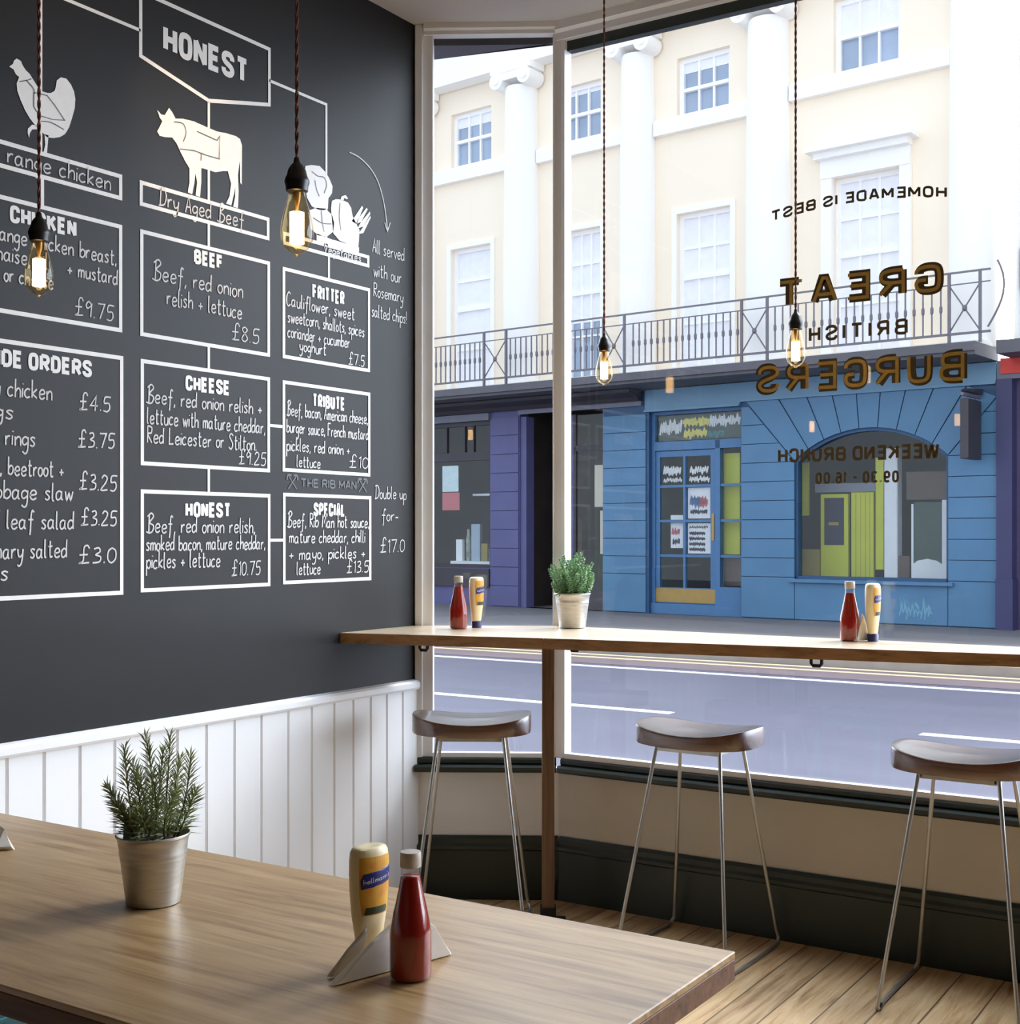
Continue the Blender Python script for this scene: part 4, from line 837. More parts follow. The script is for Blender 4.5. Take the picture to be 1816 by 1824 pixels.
# ------------------------------------------------------------------ street
struct(MB().box(-45, 40, 4.62, 13.86, -0.15, 0.0).build('road', M['asphalt']))
struct(MB().box(-45, 40, 13.86, 14.06, -0.15, 0.10).build('kerb', M['kerb']))
struct(MB().prism([(-45, 14.06), (40, 14.06), (40, 14.5), (-45, 27)], -0.15, 0.10).build('pavement', M['paving']))
rd = struct(MB().box(-45, 40, 12.75, 13.80, 0.0, 0.004).build('road_band', M['redtarmac']))
m = MB()
for y in (13.30, 13.62): m.box(-45, 40, y, y + 0.11, 0.004, 0.007)
tag(m.build('double_line', M['yellowline']), 'pale double line painted along the far side of the road', 'road marking')
tag(MB().box(-45, 40, 12.42, 12.54, 0.0, 0.004).build('road_line', M['roadline']), 'thin unbroken white line across the road, the farther white line', 'road marking')
for x0, x1, lb in ((-12.5, -4.63, 'white road line seen left of the middle bar stool'), (-2.62, 3.0, 'white road line seen beside the cut off right bar stool')):
    tag(MB().box(x0, x1, 9.50, 9.62, 0.0, 0.004).build('road_line', M['roadline']), lb, 'road marking')

# ------------------------------------------------------------------ buildings across the street
FO = Vector((-7.4185, 19.5767, 0)); FR = math.radians(-5.62)
FE = Vector((math.cos(FR), math.sin(FR), 0)); FN = Vector((-math.sin(FR), math.cos(FR), 0))
def fthing(name, label, cat, s, z=0.1, y=0.0, group=None):
    p = FO + FE * s + FN * y
    t = thing(name, label, cat, (p.x, p.y, z), FR, group); return t, (s, y, z)
def tube_s(mb, a, b, r, seg=6): return mb.tube([a, b], r, seg)

# --- cream upper storeys
th, to = fthing('townhouse', 'cream and white terraced house with tall white columns above the blue and violet shops', 'house', -2.0, 4.0)
wins3 = [(-9.6, -8.6, 8.48, 9.53), (-7.12, -6.12, 8.48, 9.53), (-4.58, -3.62, 8.45, 9.48), (-2.07, -1.07, 8.40, 9.46), (0.74, 1.81, 8.56, 9.72), (4.2, 5.2, 8.5, 9.6)]
wins2 = [(-9.6, -8.6, 4.15, 6.93), (-7.12, -6.12, 4.15, 6.93), (-4.40, -3.62, 4.15, 6.88), (-2.07, -1.05, 4.15, 6.84), (0.74, 1.82, 4.15, 6.96)]
MB().holed(-14, 3.24, 3.93, 12.0, 0.0, 0.30, wins3[:5] + wins2).build('wall', M['stucco'], th, off=to)
m = MB(); m.box(-14, 3.24, -0.36, -0.02, 9.98, 10.55).box(-14, 3.24, -0.42, -0.02, 10.55, 10.68).box(-14, 3.24, -0.36, -0.02, 10.68, 11.3).box(-14, 3.24, -0.95, -0.02, 11.3, 11.6)
m.build('entablature', M['stuccowhite'], th, off=to)
colx = [(-10.4, .34), (-7.87, .34), (-5.31, .34), (-2.785, .315), (-0.32, .36), (2.93, .34)]
for cx, r in colx:
    co = MB().lathe([(r, 4.12), (r * 1.0, 6.5), (r * 0.95, 8.5), (r * 0.90, 9.62)], (cx, -0.10, 0), 28).build('column', M['stuccowhite'], th, smooth=True, off=to)
    m = MB(); w = r + 0.10
    m.box(cx - w - 0.02, cx + w + 0.02, -0.46, -0.02, 9.86, 9.98)
    for sx in (-1, 1):
        m.prism([(cx + sx * (r - 0.02) + 0.15 * math.cos(a * PI / 12), 9.73 + 0.15 * math.sin(a * PI / 12)) for a in range(24)], -0.47, -0.05, lambda a, b, c: (a, c, b))
        m.prism([(cx + sx * (r - 0.02) + 0.075 * math.cos(a * PI / 8), 9.73 + 0.075 * math.sin(a * PI / 8)) for a in range(16)], -0.50, -0.46, lambda a, b, c: (a, c, b))
    m.box(cx - r + 0.05, cx + r - 0.05, -0.45, -0.05, 9.72, 9.87)
    m.build('capital', M['stuccowhite'], co, off=to)
segs = [(-10.05, -8.22), (-7.53, -5.66), (-4.97, -3.11), (-2.47, -0.69), (0.04, 2.59)]
for a, b in segs:
    z = 8.30 if a < 0 else 8.38
    MB().box(a, b, -0.12, -0.002, z - 0.10, z + 0.14).box(a, b, -0.07, -0.002, z + 0.14, z + 0.18).build('sill_band', M['stuccowhite'], th, off=to)
def sash(s0, s1, z0, z1, cols, rows, blind, name='sash_window', paneM='upane', lower=None):
    f = MB(); e = 0.075
    f.box(s0, s0 + e, 0.10, 0.20, z0, z1).box(s1 - e, s1, 0.10, 0.20, z0, z1).box(s0 + e, s1 - e, 0.10, 0.20, z1 - e, z1).box(s0 + e, s1 - e, 0.10, 0.20, z0, z0 + e)
    zm = z0 + (z1 - z0) * (lower or 0.5)
    f.box(s0 + e, s1 - e, 0.09, 0.17, zm - 0.03, zm + 0.03)
    for i in range(1, cols):
        x = s0 + e + (s1 - s0 - 2 * e) * i / cols; f.box(x - 0.018, x + 0.018, 0.11, 0.16, z0 + e, z1 - e)
    for k in range(1, rows):
        for za, zb in ((z0 + e, zm), (zm, z1 - e)):
            z = za + (zb - za) * k / rows; f.box(s0 + e, s1 - e, 0.112, 0.158, z - 0.016, z + 0.016)
    w = f.build(name, M['sash'], th, off=to)
    MB().box(s0 + 0.03, s1 - 0.03, 0.160, 0.172, z0 + 0.03, z1 - 0.03).build('pane', M[paneM], w, off=to)
    if blind: MB().box(s0 + 0.03, s1 - 0.03, 0.150, 0.156, z1 - blind * (z1 - z0), z1 - 0.03).build('blind', M['blind'], w, off=to)
    return w
for i, (a, b, c, d) in enumerate(wins3[:5]): sash(a, b, c, d, 3, 1, (0.3, 0.24, 0.14, 0.22, 0.46)[i])
for i, (a, b, c, d) in enumerate(wins2):
    lo = (5.76 - c) / (d - c)
    sash(a, b, c, d, (3, 1, 3, 3, 3)[i], 2, (0.98, 0.98, 0.60, 0.98, 0.98)[i], lower=lo)
    if i in (1, 2, 3):
        f = 0.09; MB().box(a - f, a, -0.03, -0.002, c, d + f).box(b, b + f, -0.03, -0.002, c, d + f).box(a, b, -0.03, -0.002, d, d + f).build('window_surround', M['stuccowhite'], th, off=to)
h = MB(); h.box(0.40, 2.10, -0.34, -0.002, 7.34, 7.42).box(0.50, 2.0, -0.22, -0.002, 7.24, 7.34).box(0.56, 1.98, -0.10, -0.002, 6.96, 7.24).box(0.56, 0.74, -0.08, -0.002, 4.15, 6.96).box(1.82, 1.99, -0.08, -0.002, 4.15, 6.96)
h.build('door_hood', M['stuccowhite'], th, off=to)
MB().box(-14, 3.24, -0.95, -0.002, 3.93, 4.11).box(-14, 3.24, -1.00, -0.95, 3.98, 4.09).build('balcony_slab', M['slab'], th, off=to)
MB().box(-14, 3.24, -0.62, -0.002, 4.112, 4.17).build('balcony_floor', M['stuccowhite'], th, off=to)

# --- balcony railing
bl, bo = fthing('balcony_railing', 'grey iron balcony railing with crossed panels along the cream house', 'railing', -2.0, 4.11, -0.8)
def bz(*a): return a
MB().box(-11, 3.40, -0.815, -0.785, 5.09, 5.115).build('top_rail', M['iron'], bl, off=bo)
MB().box(-11, 3.40, -0.81, -0.79, 4.93, 4.945).build('middle_rail', M['iron'], bl, off=bo)
MB().box(-11, 3.40, -0.82, -0.78, 4.235, 4.265).build('bottom_rail', M['iron'], bl, off=bo)
XP = [(-8.15, -7.65), (-5.63, -5.12), (-3.02, -2.60), (-0.42, 0.02), (2.83, 3.26)]
for a, b in XP:
    for x in (a, b): MB().box(x - 0.018, x + 0.018, -0.82, -0.78, 4.112, 5.09).build('post', M['iron'], bl, off=bo)
    x_ = MB(); x_.tube([(a, -0.8, 4.27), (b, -0.8, 4.93)], 0.011, 6).tube([(b, -0.8, 4.27), (a, -0.8, 4.93)], 0.011, 6)
    x_.lathe([(0.0, -0.05), (0.035, -0.02), (0.035, 0.02), (0.0, 0.05)], ((a + b) / 2, -0.8, 4.60), 10, cap=False).build('cross_brace', M['iron'], bl, off=bo)
bm0 = MB().box(-0.009, 0.009, -0.009, 0.009, 4.265, 4.93).lathe([(0.011, 4.55), (0.024, 4.58), (0.024, 4.64), (0.011, 4.67)], (0, 0, 0), 8)
bal = None; x = -7.5; nb = 0
while x < 2.75:
    if not any(a - 0.06 < x < b + 0.06 for a, b in XP):
        if bal is None:
            bal = bm0.build('baluster', M['iron'], bl); o = bal
        else:
            o = bal.copy(); COL.objects.link(o)
        o.location = (x - bo[0], -0.8 - bo[1], -bo[2]); nb += 1
    x += 0.118 if x < -1.2 else 0.128

# --- blue public house
pb, po = fthing('blue_shopfront', 'bright blue shopfront with an arched window and a glazed door', 'shopfront', -0.2, 0.1)
AC, AR = 1.315, 1.86; AZ = 1.22
def arc_pts(a0, a1, n): return [(AC + AR * math.sin(a0 + (a1 - a0) * i / n), AZ + AR * math.cos(a0 + (a1 - a0) * i / n)) for i in range(n + 1)]
HA = math.asin(1.225 / AR)
MB().holed(-3.56, 3.23, 0.1, 3.915, 0.0, 0.25, [(-2.63, -0.86, 0.1, 3.54), (0.09, 2.54, 0.75, 3.10)]).build('wall', M['bluedk'], pb, off=po)
m = MB(); fy = lambda a, b, c: (a, c, b)
pts = arc_pts(-HA, 0, 14); m.prism(pts + [(AC, 3.10), (0.09, 3.10)], 0.0, 0.25, fy)
pts = arc_pts(0, HA, 14); m.prism(pts + [(2.54, 3.10), (AC, 3.10)], 0.0, 0.25, fy)
m.build('arch_head', M['bluedk'], pb, off=po)
# rusticated blocks
m = MB(); G = 0.012
rows = [0.78 + 0.305 * i for i in range(10)]
def blk(poly): m.prism(poly, -0.03, -0.002, fy)
tn = math.tan(HA)
for s0, s1, side in ((-3.56, -2.68, None), (-0.84, 0.09, 'L'), (2.54, 3.23, 'R')):
    blk([(s0, 0.12), (s1, 0.12), (s1, 0.78 - G), (s0, 0.78 - G)])
    for i, z in enumerate(rows):
        z1 = min(z + 0.305 - G, 3.60)
        if z1 - z < 0.1: continue
        if side is None or z < 2.60: blk([(s0, z), (s1, z), (s1, z1), (s0, z1)])
        elif side == 'L':
            e0 = AC - (z - AZ) * tn - G; e1 = AC - (z1 - AZ) * tn - G
            if e1 > s0 + 0.05: blk([(s0, z), (min(e0, s1), z), (min(e1, s1), z1), (s0, z1)])
            elif e0 > s0 + 0.05: blk([(s0, z), (min(e0, s1), z), (s0, z + (z1 - z) * (e0 - s0) / (e0 - e1))])
        else:
            e0 = AC + (z - AZ) * tn + G; e1 = AC + (z1 - AZ) * tn + G
            if e1 < s1 - 0.05: blk([(max(e0, s0), z), (s1, z), (s1, z1), (max(e1, s0), z1)])
            elif e0 < s1 - 0.05: blk([(max(e0, s0), z), (s1, z), (s1, z + (z1 - z) * (s1 - e0) / (e1 - e0))])
blk([(0.09 + G, 0.12), (2.54 - G, 0.12), (2.54 - G, 0.74), (0.09 + G, 0.74)])
N = 9; st_ = 2 * HA / N
for i in range(N):
    a0 = -HA + st_ * i + 0.004; a1 = -HA + st_ * (i + 1) - 0.004
    inner = arc_pts(a0, a1, 5); zo = 3.60
    outer = []
    for a in (a1, a0):
        X = AC + (zo - AZ) * math.tan(a)
        if X < -0.84: outer.append((-0.84, AZ + (AC + 0.84) / math.tan(-a)))
        elif X > 3.23: outer.append((3.23, AZ + (3.23 - AC) / math.tan(a)))
        else: outer.append((X, zo))
    blk(inner + outer)
m.build('rusticated_blocks', M['blue'], pb, off=po)
MB().box(-0.86, 3.23, -0.06, -0.002, 3.62, 3.915).box(-0.86, 3.23, -0.08, -0.002, 3.602, 3.64).build('fascia', M['bluesheen'], pb, off=po)
MB().box(-2.68, -0.86, -0.05, -0.002, 3.56, 3.915).box(-2.68, -0.86, -0.09, -0.002, 3.54, 3.575).build('door_fascia', M['bluesheen'], pb, off=po)
# arched window
m = MB(); inn = [(AC + (AR - 0.05) * math.sin(a), AZ + (AR - 0.05) * math.cos(a)) for a in [-HA * 0.985 + 2 * HA * 0.985 * i / 24 for i in range(25)]]
ou = arc_pts(-HA, HA, 24)
for i in range(24): m.prism([ou[i], ou[i + 1], inn[i + 1], inn[i]], 0.02, 0.14, fy)
m.box(0.09, 0.135, 0.02, 0.14, 0.75, 2.62).box(2.495, 2.54, 0.02, 0.14, 0.75, 2.62).box(0.09, 2.54, 0.02, 0.14, 0.75, 0.80)
aw = m.build('arched_window', M['bluedk'], pb, off=po)
MB().prism([(0.13, 0.79), (2.50, 0.79), (2.50, 2.62)] + inn[::-1] + [(0.13, 2.62)], 0.09, 0.096, fy).build('pane', M['shopglass'], aw, off=po)
m = MB().box(0.02, 2.62, -0.09, -0.002, 0.70, 0.752); m.build('window_ledge', M['blue'], pb, off=po)
m = MB(); rg = random.Random(5)
for i in range(9):
    x = 1.80 + i * 0.055; m.ribbon(crom([(x, 0.18 + rg.random() * .1), (x + 0.03, 0.36), (x + rg.uniform(-.04, .05), 0.42 + rg.random() * .12), (x + 0.06, 0.28)]), 0.018, lambda a, b: (a, -0.0315, b))
m.build('sprayed_scribble', M['graffiti'], pb, off=po)
# doorway
dr = MB(); e = 0.07
dr.box(-2.63, -2.57, 0.10, 0.24, 0.28, 3.54).box(-1.40, -1.31, 0.10, 0.24, 0.28, 3.02).box(-0.92, -0.86, 0.10, 0.24, 0.28, 3.54).box(-2.57, -0.92, 0.10, 0.24, 2.88, 3.03).box(-2.57, -0.92, 0.10, 0.24, 3.49, 3.54).box(-1.31, -0.92, 0.10, 0.24, 0.28, 0.58).box(-2.63, -0.86, 0.06, 0.25, 0.1, 0.28)
for z in (1.09, 1.68, 2.27): dr.box(-1.31, -0.92, 0.12, 0.20, z - 0.022, z + 0.022)
door_frame = dr.build('door_frame', M['bluedoor'], pb, off=po)
d = MB(); d.box(-2.565, -2.49, 0.13, 0.19, 0.285, 2.87).box(-1.50, -1.405, 0.13, 0.19, 0.285, 2.87).box(-2.49, -1.50, 0.13, 0.19, 2.77, 2.87).box(-2.49, -1.50, 0.13, 0.19, 0.285, 0.55).box(-2.03, -1.985, 0.13, 0.19, 0.55, 2.77)
for z in (1.09, 1.68, 2.27): d.box(-2.49, -1.50, 0.135, 0.185, z - 0.022, z + 0.022)
door = d.build('door', M['bluedoor'], pb, off=po)
MB().box(-2.60, -1.40, 0.122, 0.130, 0.30, 0.535).build('kick_plate', M['brass'], door, off=po)
MB().box(-1.475, -1.43, 0.118, 0.130, 1.35, 1.80).build('push_plate', M['brass'], door, off=po)
MB().box(-2.49, -1.50, 0.158, 0.163, 0.55, 2.77).build('door_glass', M['shopglass'], door, off=po)
MB().box(-1.31, -0.92, 0.158, 0.163, 0.58, 2.88).box(-2.57, -0.92, 0.158, 0.163, 3.03, 3.49).build('side_glass', M['shopglass'], pb, off=po)
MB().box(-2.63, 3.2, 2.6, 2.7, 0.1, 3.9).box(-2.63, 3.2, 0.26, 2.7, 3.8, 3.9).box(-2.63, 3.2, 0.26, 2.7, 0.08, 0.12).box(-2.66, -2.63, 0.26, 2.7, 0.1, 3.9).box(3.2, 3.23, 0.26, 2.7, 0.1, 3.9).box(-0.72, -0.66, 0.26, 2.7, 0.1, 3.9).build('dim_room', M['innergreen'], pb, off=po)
# sign writing in the light over the door and on the door glass
def board(name, label, s0, s1, z0, z1, y, parts, base='poster', cat='poster', thick=0.01):
    t, o_ = fthing(name, label, cat, (s0 + s1) / 2, z0, y)
    if base: MB().box(s0, s1, y, y + thick, z0, z1).build('sheet', M[base], t, off=o_)
    for nm, mm, mk in parts:
        q = MB(); mk(q, lambda a, b: (a, y - 0.002, b)); q.build(nm, M[mm], t, off=o_)
    return t
def scrawl(n, s0, s1, z0, z1, w, seed):
    def mk(q, fn):
        r = random.Random(seed)
        for i in range(n):
            x = s0 + (s1 - s0) * (i + 0.5) / n; d = (s1 - s0) / n * 0.5; h = z1 - z0
            q.ribbon(crom([(x - d * .8, z0 + h * r.random() * .4), (x - d * .3, z1 - h * r.random() * .3), (x + d * .3, z0 + h * r.random() * .3), (x + d * .8, z1 - h * r.random() * .4)]), w, fn)
    return mk
board('door_sign', 'sign of white and yellow script letters over the blue door', -2.56, -0.93, 3.05, 3.47, 0.18,
      [('white_letters', 'scriptwhite', scrawl(5, -2.52, -2.08, 3.14, 3.40, 0.035, 1)), ('yellow_letters', 'scriptyellow', lambda q, fn: (scrawl(7, -2.06, -1.56, 3.27, 3.42, 0.034, 2)(q, fn), scrawl(6, -2.04, -1.60, 3.08, 3.23, 0.034, 3)(q, fn))),
       ('pale_letters', 'poster', scrawl(7, -1.55, -0.97, 3.24, 3.44, 0.03, 4)), ('green_mark', 'teal', scrawl(3, -1.58, -1.28, 3.08, 3.18, 0.05, 5))], 'innergreen', 'sign')
board('window_script', 'white script lettering in the upper left pane of the blue door', -2.47, -2.06, 2.32, 2.66, 0.185, [('script', 'scriptwhite', lambda q, fn: (scrawl(5, -2.45, -2.10, 2.46, 2.62, 0.026, 7)(q, fn), scrawl(6, -2.45, -2.08, 2.34, 2.42, 0.016, 8)(q, fn)))], None, 'lettering')
board('window_script', 'white script lettering in the upper right pane of the blue door', -1.96, -1.54, 2.31, 2.62, 0.185, [('script', 'scriptwhite', lambda q, fn: (scrawl(4, -1.93, -1.57, 2.47, 2.60, 0.028, 9)(q, fn), scrawl(6, -1.94, -1.55, 2.33, 2.43, 0.022, 10)(q, fn)))], None, 'lettering')
board('poster', 'white poster with red and blue figures, behind the blue door glass', -1.97, -1.54, 1.72, 2.24, 0.19, [('picture', 'inkblue', scrawl(3, -1.92, -1.74, 1.92, 2.10, 0.05, 11)), ('picture', 'inkred', scrawl(3, -1.76, -1.60, 1.92, 2.08, 0.05, 12)), ('caption', 'ink', scrawl(9, -1.92, -1.60, 1.80, 1.87, 0.022, 13))])
board('poster', 'grey poster with lines of dark print, lower in the blue door glass', -1.97, -1.53, 1.13, 1.64, 0.19, [('heading', 'ink', scrawl(8, -1.94, -1.58, 1.55, 1.60, 0.012, 14)), ('print', 'ink', lambda q, fn: [scrawl(9, -1.94, -1.64, 1.18 + 0.09 * i, 1.22 + 0.09 * i, 0.026, 20 + i)(q, fn) for i in range(4)])])
board('poster', 'pale reflected figure modelled as a sheet, left column of the blue door glass', -2.32, -2.08, 1.22, 1.78, 0.21, [('print', 'inkred', scrawl(3, -2.30, -2.14, 1.45, 1.55, 0.03, 31)), ('print', 'ink', scrawl(4, -2.28, -2.14, 1.28, 1.38, 0.02, 32))])  # pale sheet standing in for a figure reflected in the glass
board('reflected_lime_panel', 'reflected yellow green panel modelled behind the glass beside the blue door', -1.34, -1.05, 1.12, 2.80, 0.30, [], 'lime', 'screen', 0.03)  # solid panel standing in for a lime reflection in the glass
board('wood_crate', 'brown wooden box behind the lowest pane beside the blue door', -1.32, -0.96, 0.60, 1.05, 0.30, [], 'innerbrown', 'box', 0.2)

# solid pieces behind the arched window, standing in for the street reflected in it
Y7 = 0.7
ld, lo_ = fthing('reflected_lime_door', 'reflected lime green door with a dark glass panel, modelled behind the arched window', 'door', 0.43, 0.14, Y7)
m = MB().box(0.20, 0.255, Y7, Y7 + 0.06, 0.14, 2.10).box(0.60, 0.67, Y7, Y7 + 0.06, 0.14, 2.10).box(0.255, 0.60, Y7, Y7 + 0.06, 2.04, 2.10).box(0.255, 0.60, Y7, Y7 + 0.06, 0.14, 1.28)
m.build('door_frame', M['lime'], ld, off=lo_)
MB().box(0.255, 0.60, Y7 + 0.02, Y7 + 0.04, 1.28, 2.04).build('dark_glass', M['ink'], ld, off=lo_)
MB().box(0.33, 0.50, Y7 + 0.012, Y7 + 0.018, 1.60, 1.65).build('door_sign', M['brass'], ld, off=lo_)
t, o_ = fthing('reflected_lime_door', 'reflected plain lime green door leaf right of the dark glazed one, in the arched window', 'door', 0.9, 0.14, Y7)
MB().box(0.72, 1.09, Y7, Y7 + 0.05, 0.14, 2.12).build('door_leaf', M['lime'], t, off=o_)
m = MB()
for x in (0.80, 0.88, 0.96, 1.03): m.box(x - 0.003, x + 0.003, Y7 - 0.003, Y7 - 0.0002, 0.14, 2.10)
m.build('board_joint', M['limedk'], t, off=o_)
def solid(name, label, cat, s0, s1, z0, z1, y, d, mm, bevel=0.0):
    t, o_ = fthing(name, label, cat, (s0 + s1) / 2, z0, y)
    MB().box(s0, s1, y, y + d, z0, z1).build(name + '_body', M[mm], t, off=o_, bevel=bevel); return t, o_
def single(name, label, cat, s0, s1, z0, z1, y, d, mm, bevel=0.0):
    p = FO + FE * ((s0 + s1) / 2) + FN * y
    o = MB().box((s0 - s1) / 2, (s1 - s0) / 2, 0, d, 0, z1 - z0).build(name, M[mm], bevel=bevel)
    o.location = (p.x, p.y, z0); o.rotation_euler = (0, 0, FR); return tag(o, label, cat)
single('reflected_lintel', 'reflected grey blue beam over the lime doors, in the arched window', 'beam', 0.10, 1.12, 2.13, 2.27, Y7 + 0.0, 0.1, 'greyblue')
single('reflected_lime_panel', 'reflected narrow lime panel high at the left edge of the arched window', 'panel', -0.20, -0.02, 1.76, 2.62, Y7, 0.05, 'lime')
single('reflected_lime_panel', 'reflected olive panel low at the left edge of the arched window', 'panel', -0.20, 0.18, 0.14, 1.21, Y7, 0.05, 'limedk')
single('reflected_lime_panel', 'reflected pale lime strip beside the white pillar in the arched window', 'panel', 1.12, 1.25, 0.9, 2.66, Y7 + 0.01, 0.05, 'lime')
single('reflected_pillar', 'reflected white pillar in the arched window', 'pillar', 1.26, 1.48, 0.14, 2.80, Y7, 0.2, 'innerwhite', 0.02)
single('reflected_brown_panel', 'reflected brown panel right of the white pillar, in the arched window', 'panel', 1.486, 1.66, 0.14, 1.12, Y7 + 0.02, 0.06, 'innerbrown')
t, o_ = fthing('reflected_hatch', 'reflected white framed dark glass screen at the right end of the arched window', 'screen', 1.98, 0.14, Y7)
m = MB().box(1.70, 1.735, Y7, Y7 + 0.06, 0.14, 1.92).box(2.18, 2.32, Y7, Y7 + 0.06, 0.14, 1.98).box(1.735, 2.18, Y7, Y7 + 0.06, 0.14, 1.0)
m.prism([(1.735, 1.0), (2.18, 1.0), (2.10, 1.05), (1.95, 1.08), (1.80, 1.05)], Y7, Y7 + 0.06, fy); m.build('frame', M['innerwhite'], t, off=o_)
MB().box(1.735, 2.18, Y7 + 0.02, Y7 + 0.04, 1.0, 1.95).build('dark_glass', M['innergreen'], t, off=o_)
single('reflected_dark_strip', 'reflected dark brown strip above the white framed screen in the arched window', 'blind', 1.62, 2.34, 1.99, 2.42, Y7 + 0.01, 0.04, 'innerbrown')

# hanging sign
hs, ho = fthing('hanging_sign', 'dark box sign hanging from the wall right of the arched window', 'sign', 2.98, 2.5, -0.4)
MB().box(2.93, 3.05, -0.66, -0.12, 2.52, 3.36).build('sign_board', M['darkfascia'], hs, off=ho, bevel=0.01)
MB().box(2.97, 3.01, -0.74, -0.034, 3.40, 3.44).box(2.975, 3.005, -0.60, -0.58, 3.36, 3.41).box(2.975, 3.005, -0.22, -0.20, 3.36, 3.41).build('bracket', M['iron'], hs, off=ho)
MB().prism([(-0.70, 3.46), (-0.05, 3.46), (-0.05, 3.54), (-0.62, 3.50)], 2.95, 3.05, lambda a, b, c: (c, a, b)).build('lamp_trough', M['darkfascia'], hs, off=ho)

# --- violet shop on the left
vs_, vo = fthing('violet_shopfront', 'violet painted shopfront with a dark fascia and shop window, left of the blue one', 'shopfront', -5.8, 0.1)
MB().holed(-14, -3.56, 0.1, 3.915, 0.0, 0.25, [(-9.4, -6.14, 0.81, 3.60), (-5.43, -3.58, 0.1, 3.72)]).build('wall', M['purple'], vs_, off=vo)
m = MB(); z = 0.5
while z < 3.6:
    m.box(-6.12, -5.45, -0.03, -0.002, z, z + 0.335); z += 0.35
m.box(-6.12, -5.45, -0.03, -0.002, 0.12, 0.49); m.build('pilaster_blocks', M['purple'], vs_, off=vo)
MB().prism([(-0.45, 3.915), (-0.03, 3.915), (-0.03, 3.74), (-0.14, 3.74), (-0.2, 3.80), (-0.42, 3.86)], -14, -2.75, lambda a, b, c: (c, a, b)).build('fascia', M['darkfascia'], vs_, off=vo)
MB().box(-14, -6.14, -0.06, -0.002, 3.60, 3.73).box(-5.43, -2.75, -0.06, -0.002, 3.66, 3.74).build('fascia_trim', M['greyblue'], vs_, off=vo)
w = MB().box(-6.20, -6.14, 0.05, 0.14, 0.81, 3.60).box(-9.4, -6.2, 0.05, 0.14, 2.86, 3.02).box(-9.4, -6.2, 0.05, 0.14, 0.81, 0.88).box(-9.4, -6.2, 0.05, 0.14, 3.52, 3.6)
for x in (-7.3, -6.84, -6.62): w.box(x - 0.02, x + 0.02, 0.06, 0.13, 3.02, 3.52)
w = w.build('shop_window', M['darkfascia'], vs_, off=vo)
MB().box(-9.4, -6.17, 0.09, 0.096, 0.84, 3.57).build('pane', M['shopglass'], w, off=vo)
MB().box(-9.4, -6.14, -0.05, -0.002, 0.46, 0.80).build('stall_riser', M['darkfascia'], vs_, off=vo)
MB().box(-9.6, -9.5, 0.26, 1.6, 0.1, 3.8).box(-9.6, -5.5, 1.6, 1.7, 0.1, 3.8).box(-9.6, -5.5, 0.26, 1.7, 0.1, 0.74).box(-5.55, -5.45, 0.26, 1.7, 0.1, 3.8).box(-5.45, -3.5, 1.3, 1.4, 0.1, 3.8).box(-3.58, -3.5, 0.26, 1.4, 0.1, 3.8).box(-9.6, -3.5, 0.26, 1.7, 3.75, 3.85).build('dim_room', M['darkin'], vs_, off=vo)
MB().box(-5.43, -5.30, 0.02, 0.25, 0.1, 3.62).box(-4.52, -4.40, 0.25, 0.33, 0.1, 3.62).build('door_jamb', M['purple'], vs_, off=vo)
MB().box(-4.34, -3.62, 0.20, 0.26, 2.95, 3.05).box(-4.34, -3.62, 0.20, 0.26, 0.1, 0.75).box(-4.36, -4.31, 0.20, 0.26, 0.1, 3.62).build('side_window_frame', M['darkfascia'], vs_, off=vo)
MB().box(-4.31, -3.62, 0.225, 0.231, 0.75, 3.6).build('side_pane', M['shopglass'], vs_, off=vo)
# things in the violet shop
single('reflected_cream_panel', 'cream reflection modelled as a panel in the dark window nearest the blue pier, the upper one', 'poster', -4.05, -3.66, 1.95, 2.70, 0.42, 0.02, 'beige')  # both cream panels stand in for reflections in the dark glass
single('reflected_cream_panel', 'cream reflection modelled as a panel in the dark window nearest the blue pier, the lower one', 'poster', -3.93, -3.66, 1.10, 1.88, 0.42, 0.02, 'beige')
single('notice', 'red and white notice at the left edge of the violet shop window', 'notice', -7.46, -7.02, 1.92, 2.26, 0.13, 0.01, 'inkred')
single('notice', 'pale green notice above the red and white one in the violet shop window', 'notice', -7.46, -7.05, 2.28, 2.78, 0.13, 0.01, 'tag')
single('hanging_shelf', 'long white shelf hanging inside the violet shop window', 'shelf', -7.0, -6.35, 2.20, 2.24, 0.5, 0.2, 'innerwhite')
single('display_ledge', 'pale display ledge low inside the violet shop window', 'shelf', -7.4, -6.3, 0.84, 0.93, 0.30, 0.4, 'blind')
rg = random.Random(9)
gl_ = ['small pale box on the violet shop ledge, leftmost', 'tall grey jar on the violet shop ledge', 'blue framed picture on the violet shop ledge', 'wooden crate on the violet shop ledge', 'green glass vase on the violet shop ledge', 'cream tin on the violet shop ledge, rightmost']
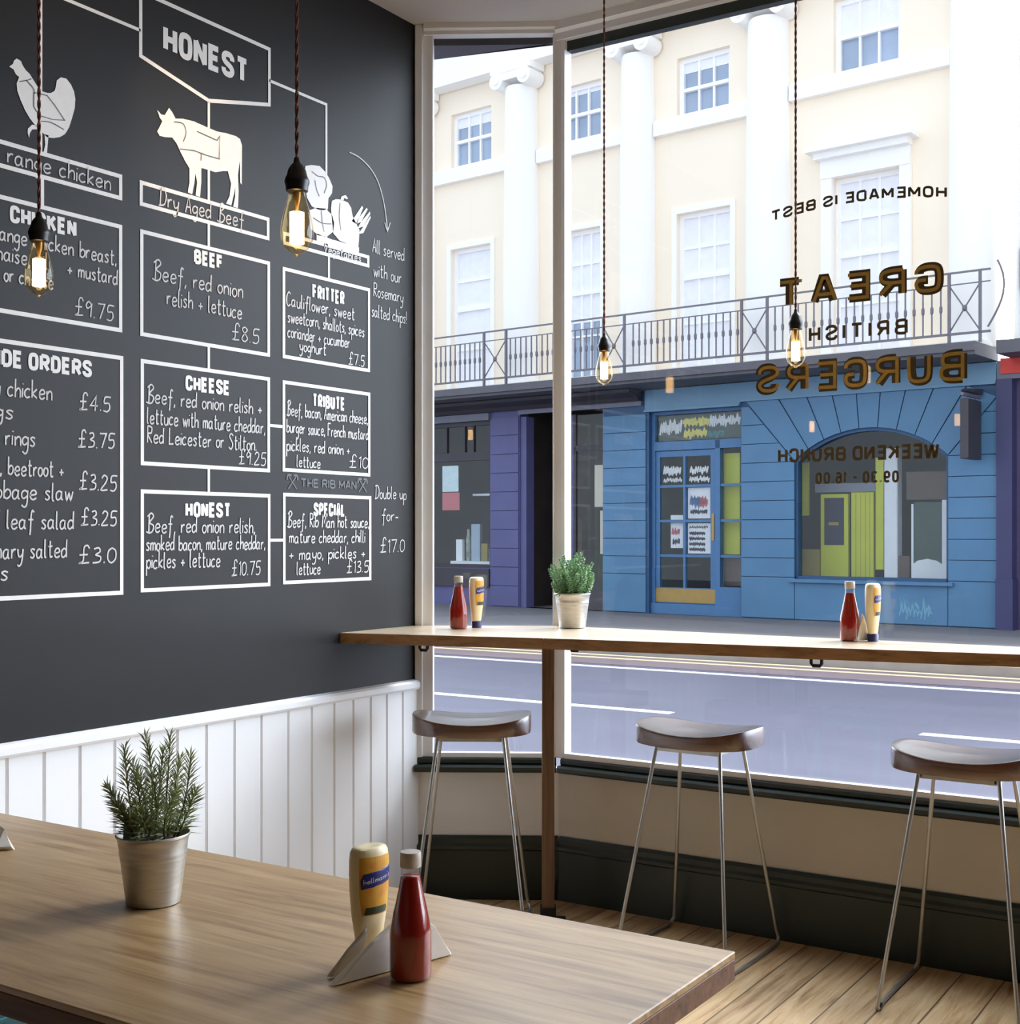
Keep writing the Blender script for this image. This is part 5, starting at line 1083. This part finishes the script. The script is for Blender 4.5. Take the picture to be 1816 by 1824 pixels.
for i, (s, w_, h_, mm) in enumerate(((-7.28, .16, .42, 'blind'), (-7.06, .10, .62, 'merch'), (-6.86, .22, .72, 'upane'), (-6.64, .16, .34, 'limedk'), (-6.49, .10, .30, 'teal'), (-6.36, .12, .26, 'beige'))):
    nm = ('display_box', 'display_jar', 'framed_picture', 'display_crate', 'glass_vase', 'display_tin')[i]
    if nm in ('display_jar', 'glass_vase', 'display_tin'):
        p = FO + FE * s + FN * 0.45
        r = w_ / 2; o = MB().lathe([(r * .8, 0), (r, h_ * .1), (r, h_ * .7), (r * .55, h_ * .85), (r * .6, h_)], seg=16).build(nm, M[mm], smooth=True); o.location = (p.x, p.y, 0.931)
        tag(o, gl_[i], nm.split('_')[1])
    else: single(nm, gl_[i], nm.split('_')[1], s - w_ / 2, s + w_ / 2, 0.931, 0.931 + h_, 0.42, 0.08, mm, 0.006)
t, o_ = fthing('shop_plant', 'spiky green plant standing in the violet shop window', 'plant', -6.42, 0.931, 0.62)
MB().lathe([(0.06, 0), (0.08, 0.14)], (-6.42, 0.62, 0.931), 14).build('pot', M['beige'], t, off=o_, smooth=True)
m = MB()
for k in range(16):
    a = k * 2.4; needle(m, Vector((-6.42, 0.62, 1.06)), Vector((math.cos(a) * .7, math.sin(a) * .4, 0.8 + 0.3 * (k % 3))), Vector((0, 0, 1)), 0.36, 0.022)
m.build('leaves', M['leaf2'], t, off=o_)
t, o_ = fthing('shop_lamp', 'small glowing globe lamp inside the dark doorway', 'lamp', -3.98, 3.22, 0.9)
MB().lathe([(0.0, -0.05), (0.035, -0.035), (0.05, 0.0), (0.035, 0.035), (0.0, 0.05)], (-3.98, 0.9, 3.22), 16, cap=False).build('globe', M['warmlamp'], t, off=o_, smooth=True)
MB().tube([(-3.98, 0.9, 3.26), (-3.98, 0.9, 3.74)], 0.008).build('cord', M['black'], t, off=o_)
single('shop_counter', 'brown wooden counter inside the violet shop doorway', 'counter', -5.0, -4.55, 0.12, 1.15, 0.8, 0.4, 'innerbrown')
single('shop_stand', 'amber lit display stand on the counter in the dark doorway', 'display', -4.98, -4.78, 1.152, 1.75, 0.85, 0.2, 'limedk')

# --- neighbour on the right
nb_, no = fthing('neighbour_house', 'beige house at the right edge with a navy shop pilaster and mauve door', 'house', 4.6, 0.1)
MB().box(3.46, 8.5, 0.02, 0.4, 3.93, 12.0).build('upper_wall', M['beige'], nb_, off=no)
MB().box(3.62, 8.5, -0.10, 0.018, 8.2, 8.5).build('sill_band', M['stuccowhite'], nb_, off=no)
MB().box(3.25, 3.47, -0.10, 0.2, 0.1, 3.66).box(3.25, 3.49, -0.14, 0.2, 0.1, 0.82).build('pilaster', M['navy'], nb_, off=no)
MB().box(3.47, 8.5, 0.10, 0.2, 0.1, 3.66).build('door', M['mauve'], nb_, off=no)
MB().box(3.25, 8.5, -0.06, 0.2, 3.66, 3.92).build('fascia', M['greyblue'], nb_, off=no)
MB().box(3.31, 6.2, -0.10, -0.062, 3.73, 3.95).build('red_sign', M['red'], nb_, off=no)
MB().box(3.46, 8.5, -0.75, -0.002, 3.94, 4.12).build('balcony_slab', M['slab'], nb_, off=no)
MB().box(3.62, 4.2, -0.16, 0.018, 4.9, 5.5).build('wall_box', M['greyblue'], nb_, off=no)
dp = MB().tube([(3.53, -0.045, 4.122), (3.53, -0.045, 5.0), (3.53, -0.045, 12.0)], 0.04, 10); o = dp.build('drain_pipe', M['stuccowhite'], None, smooth=True, off=(3.53, -0.045, 4.122))
p = FO + FE * 3.53 + FN * -0.045; o.location = (p.x, p.y, 4.122); o.rotation_euler = (0, 0, FR); tag(o, 'pale drain pipe running up where the two houses meet', 'pipe')
o = MB().tube(crom([(3.44, -0.05, 0), (3.50, -0.05, 0)][:1]) if False else [(3.38 + 0.22 * math.sin(t_ * 0.25), -0.85 + 0.0 * t_, 4.30 + 0.09 * t_) for t_ in range(11)], 0.014, 6).build('cable', M['iron'], smooth=True, off=(3.38, -0.85, 4.30))
p = FO + FE * 3.38 + FN * -0.85; o.location = (p.x, p.y, 4.30); o.rotation_euler = (0, 0, FR); tag(o, 'dark curved cable by the balcony end at the right edge', 'cable')
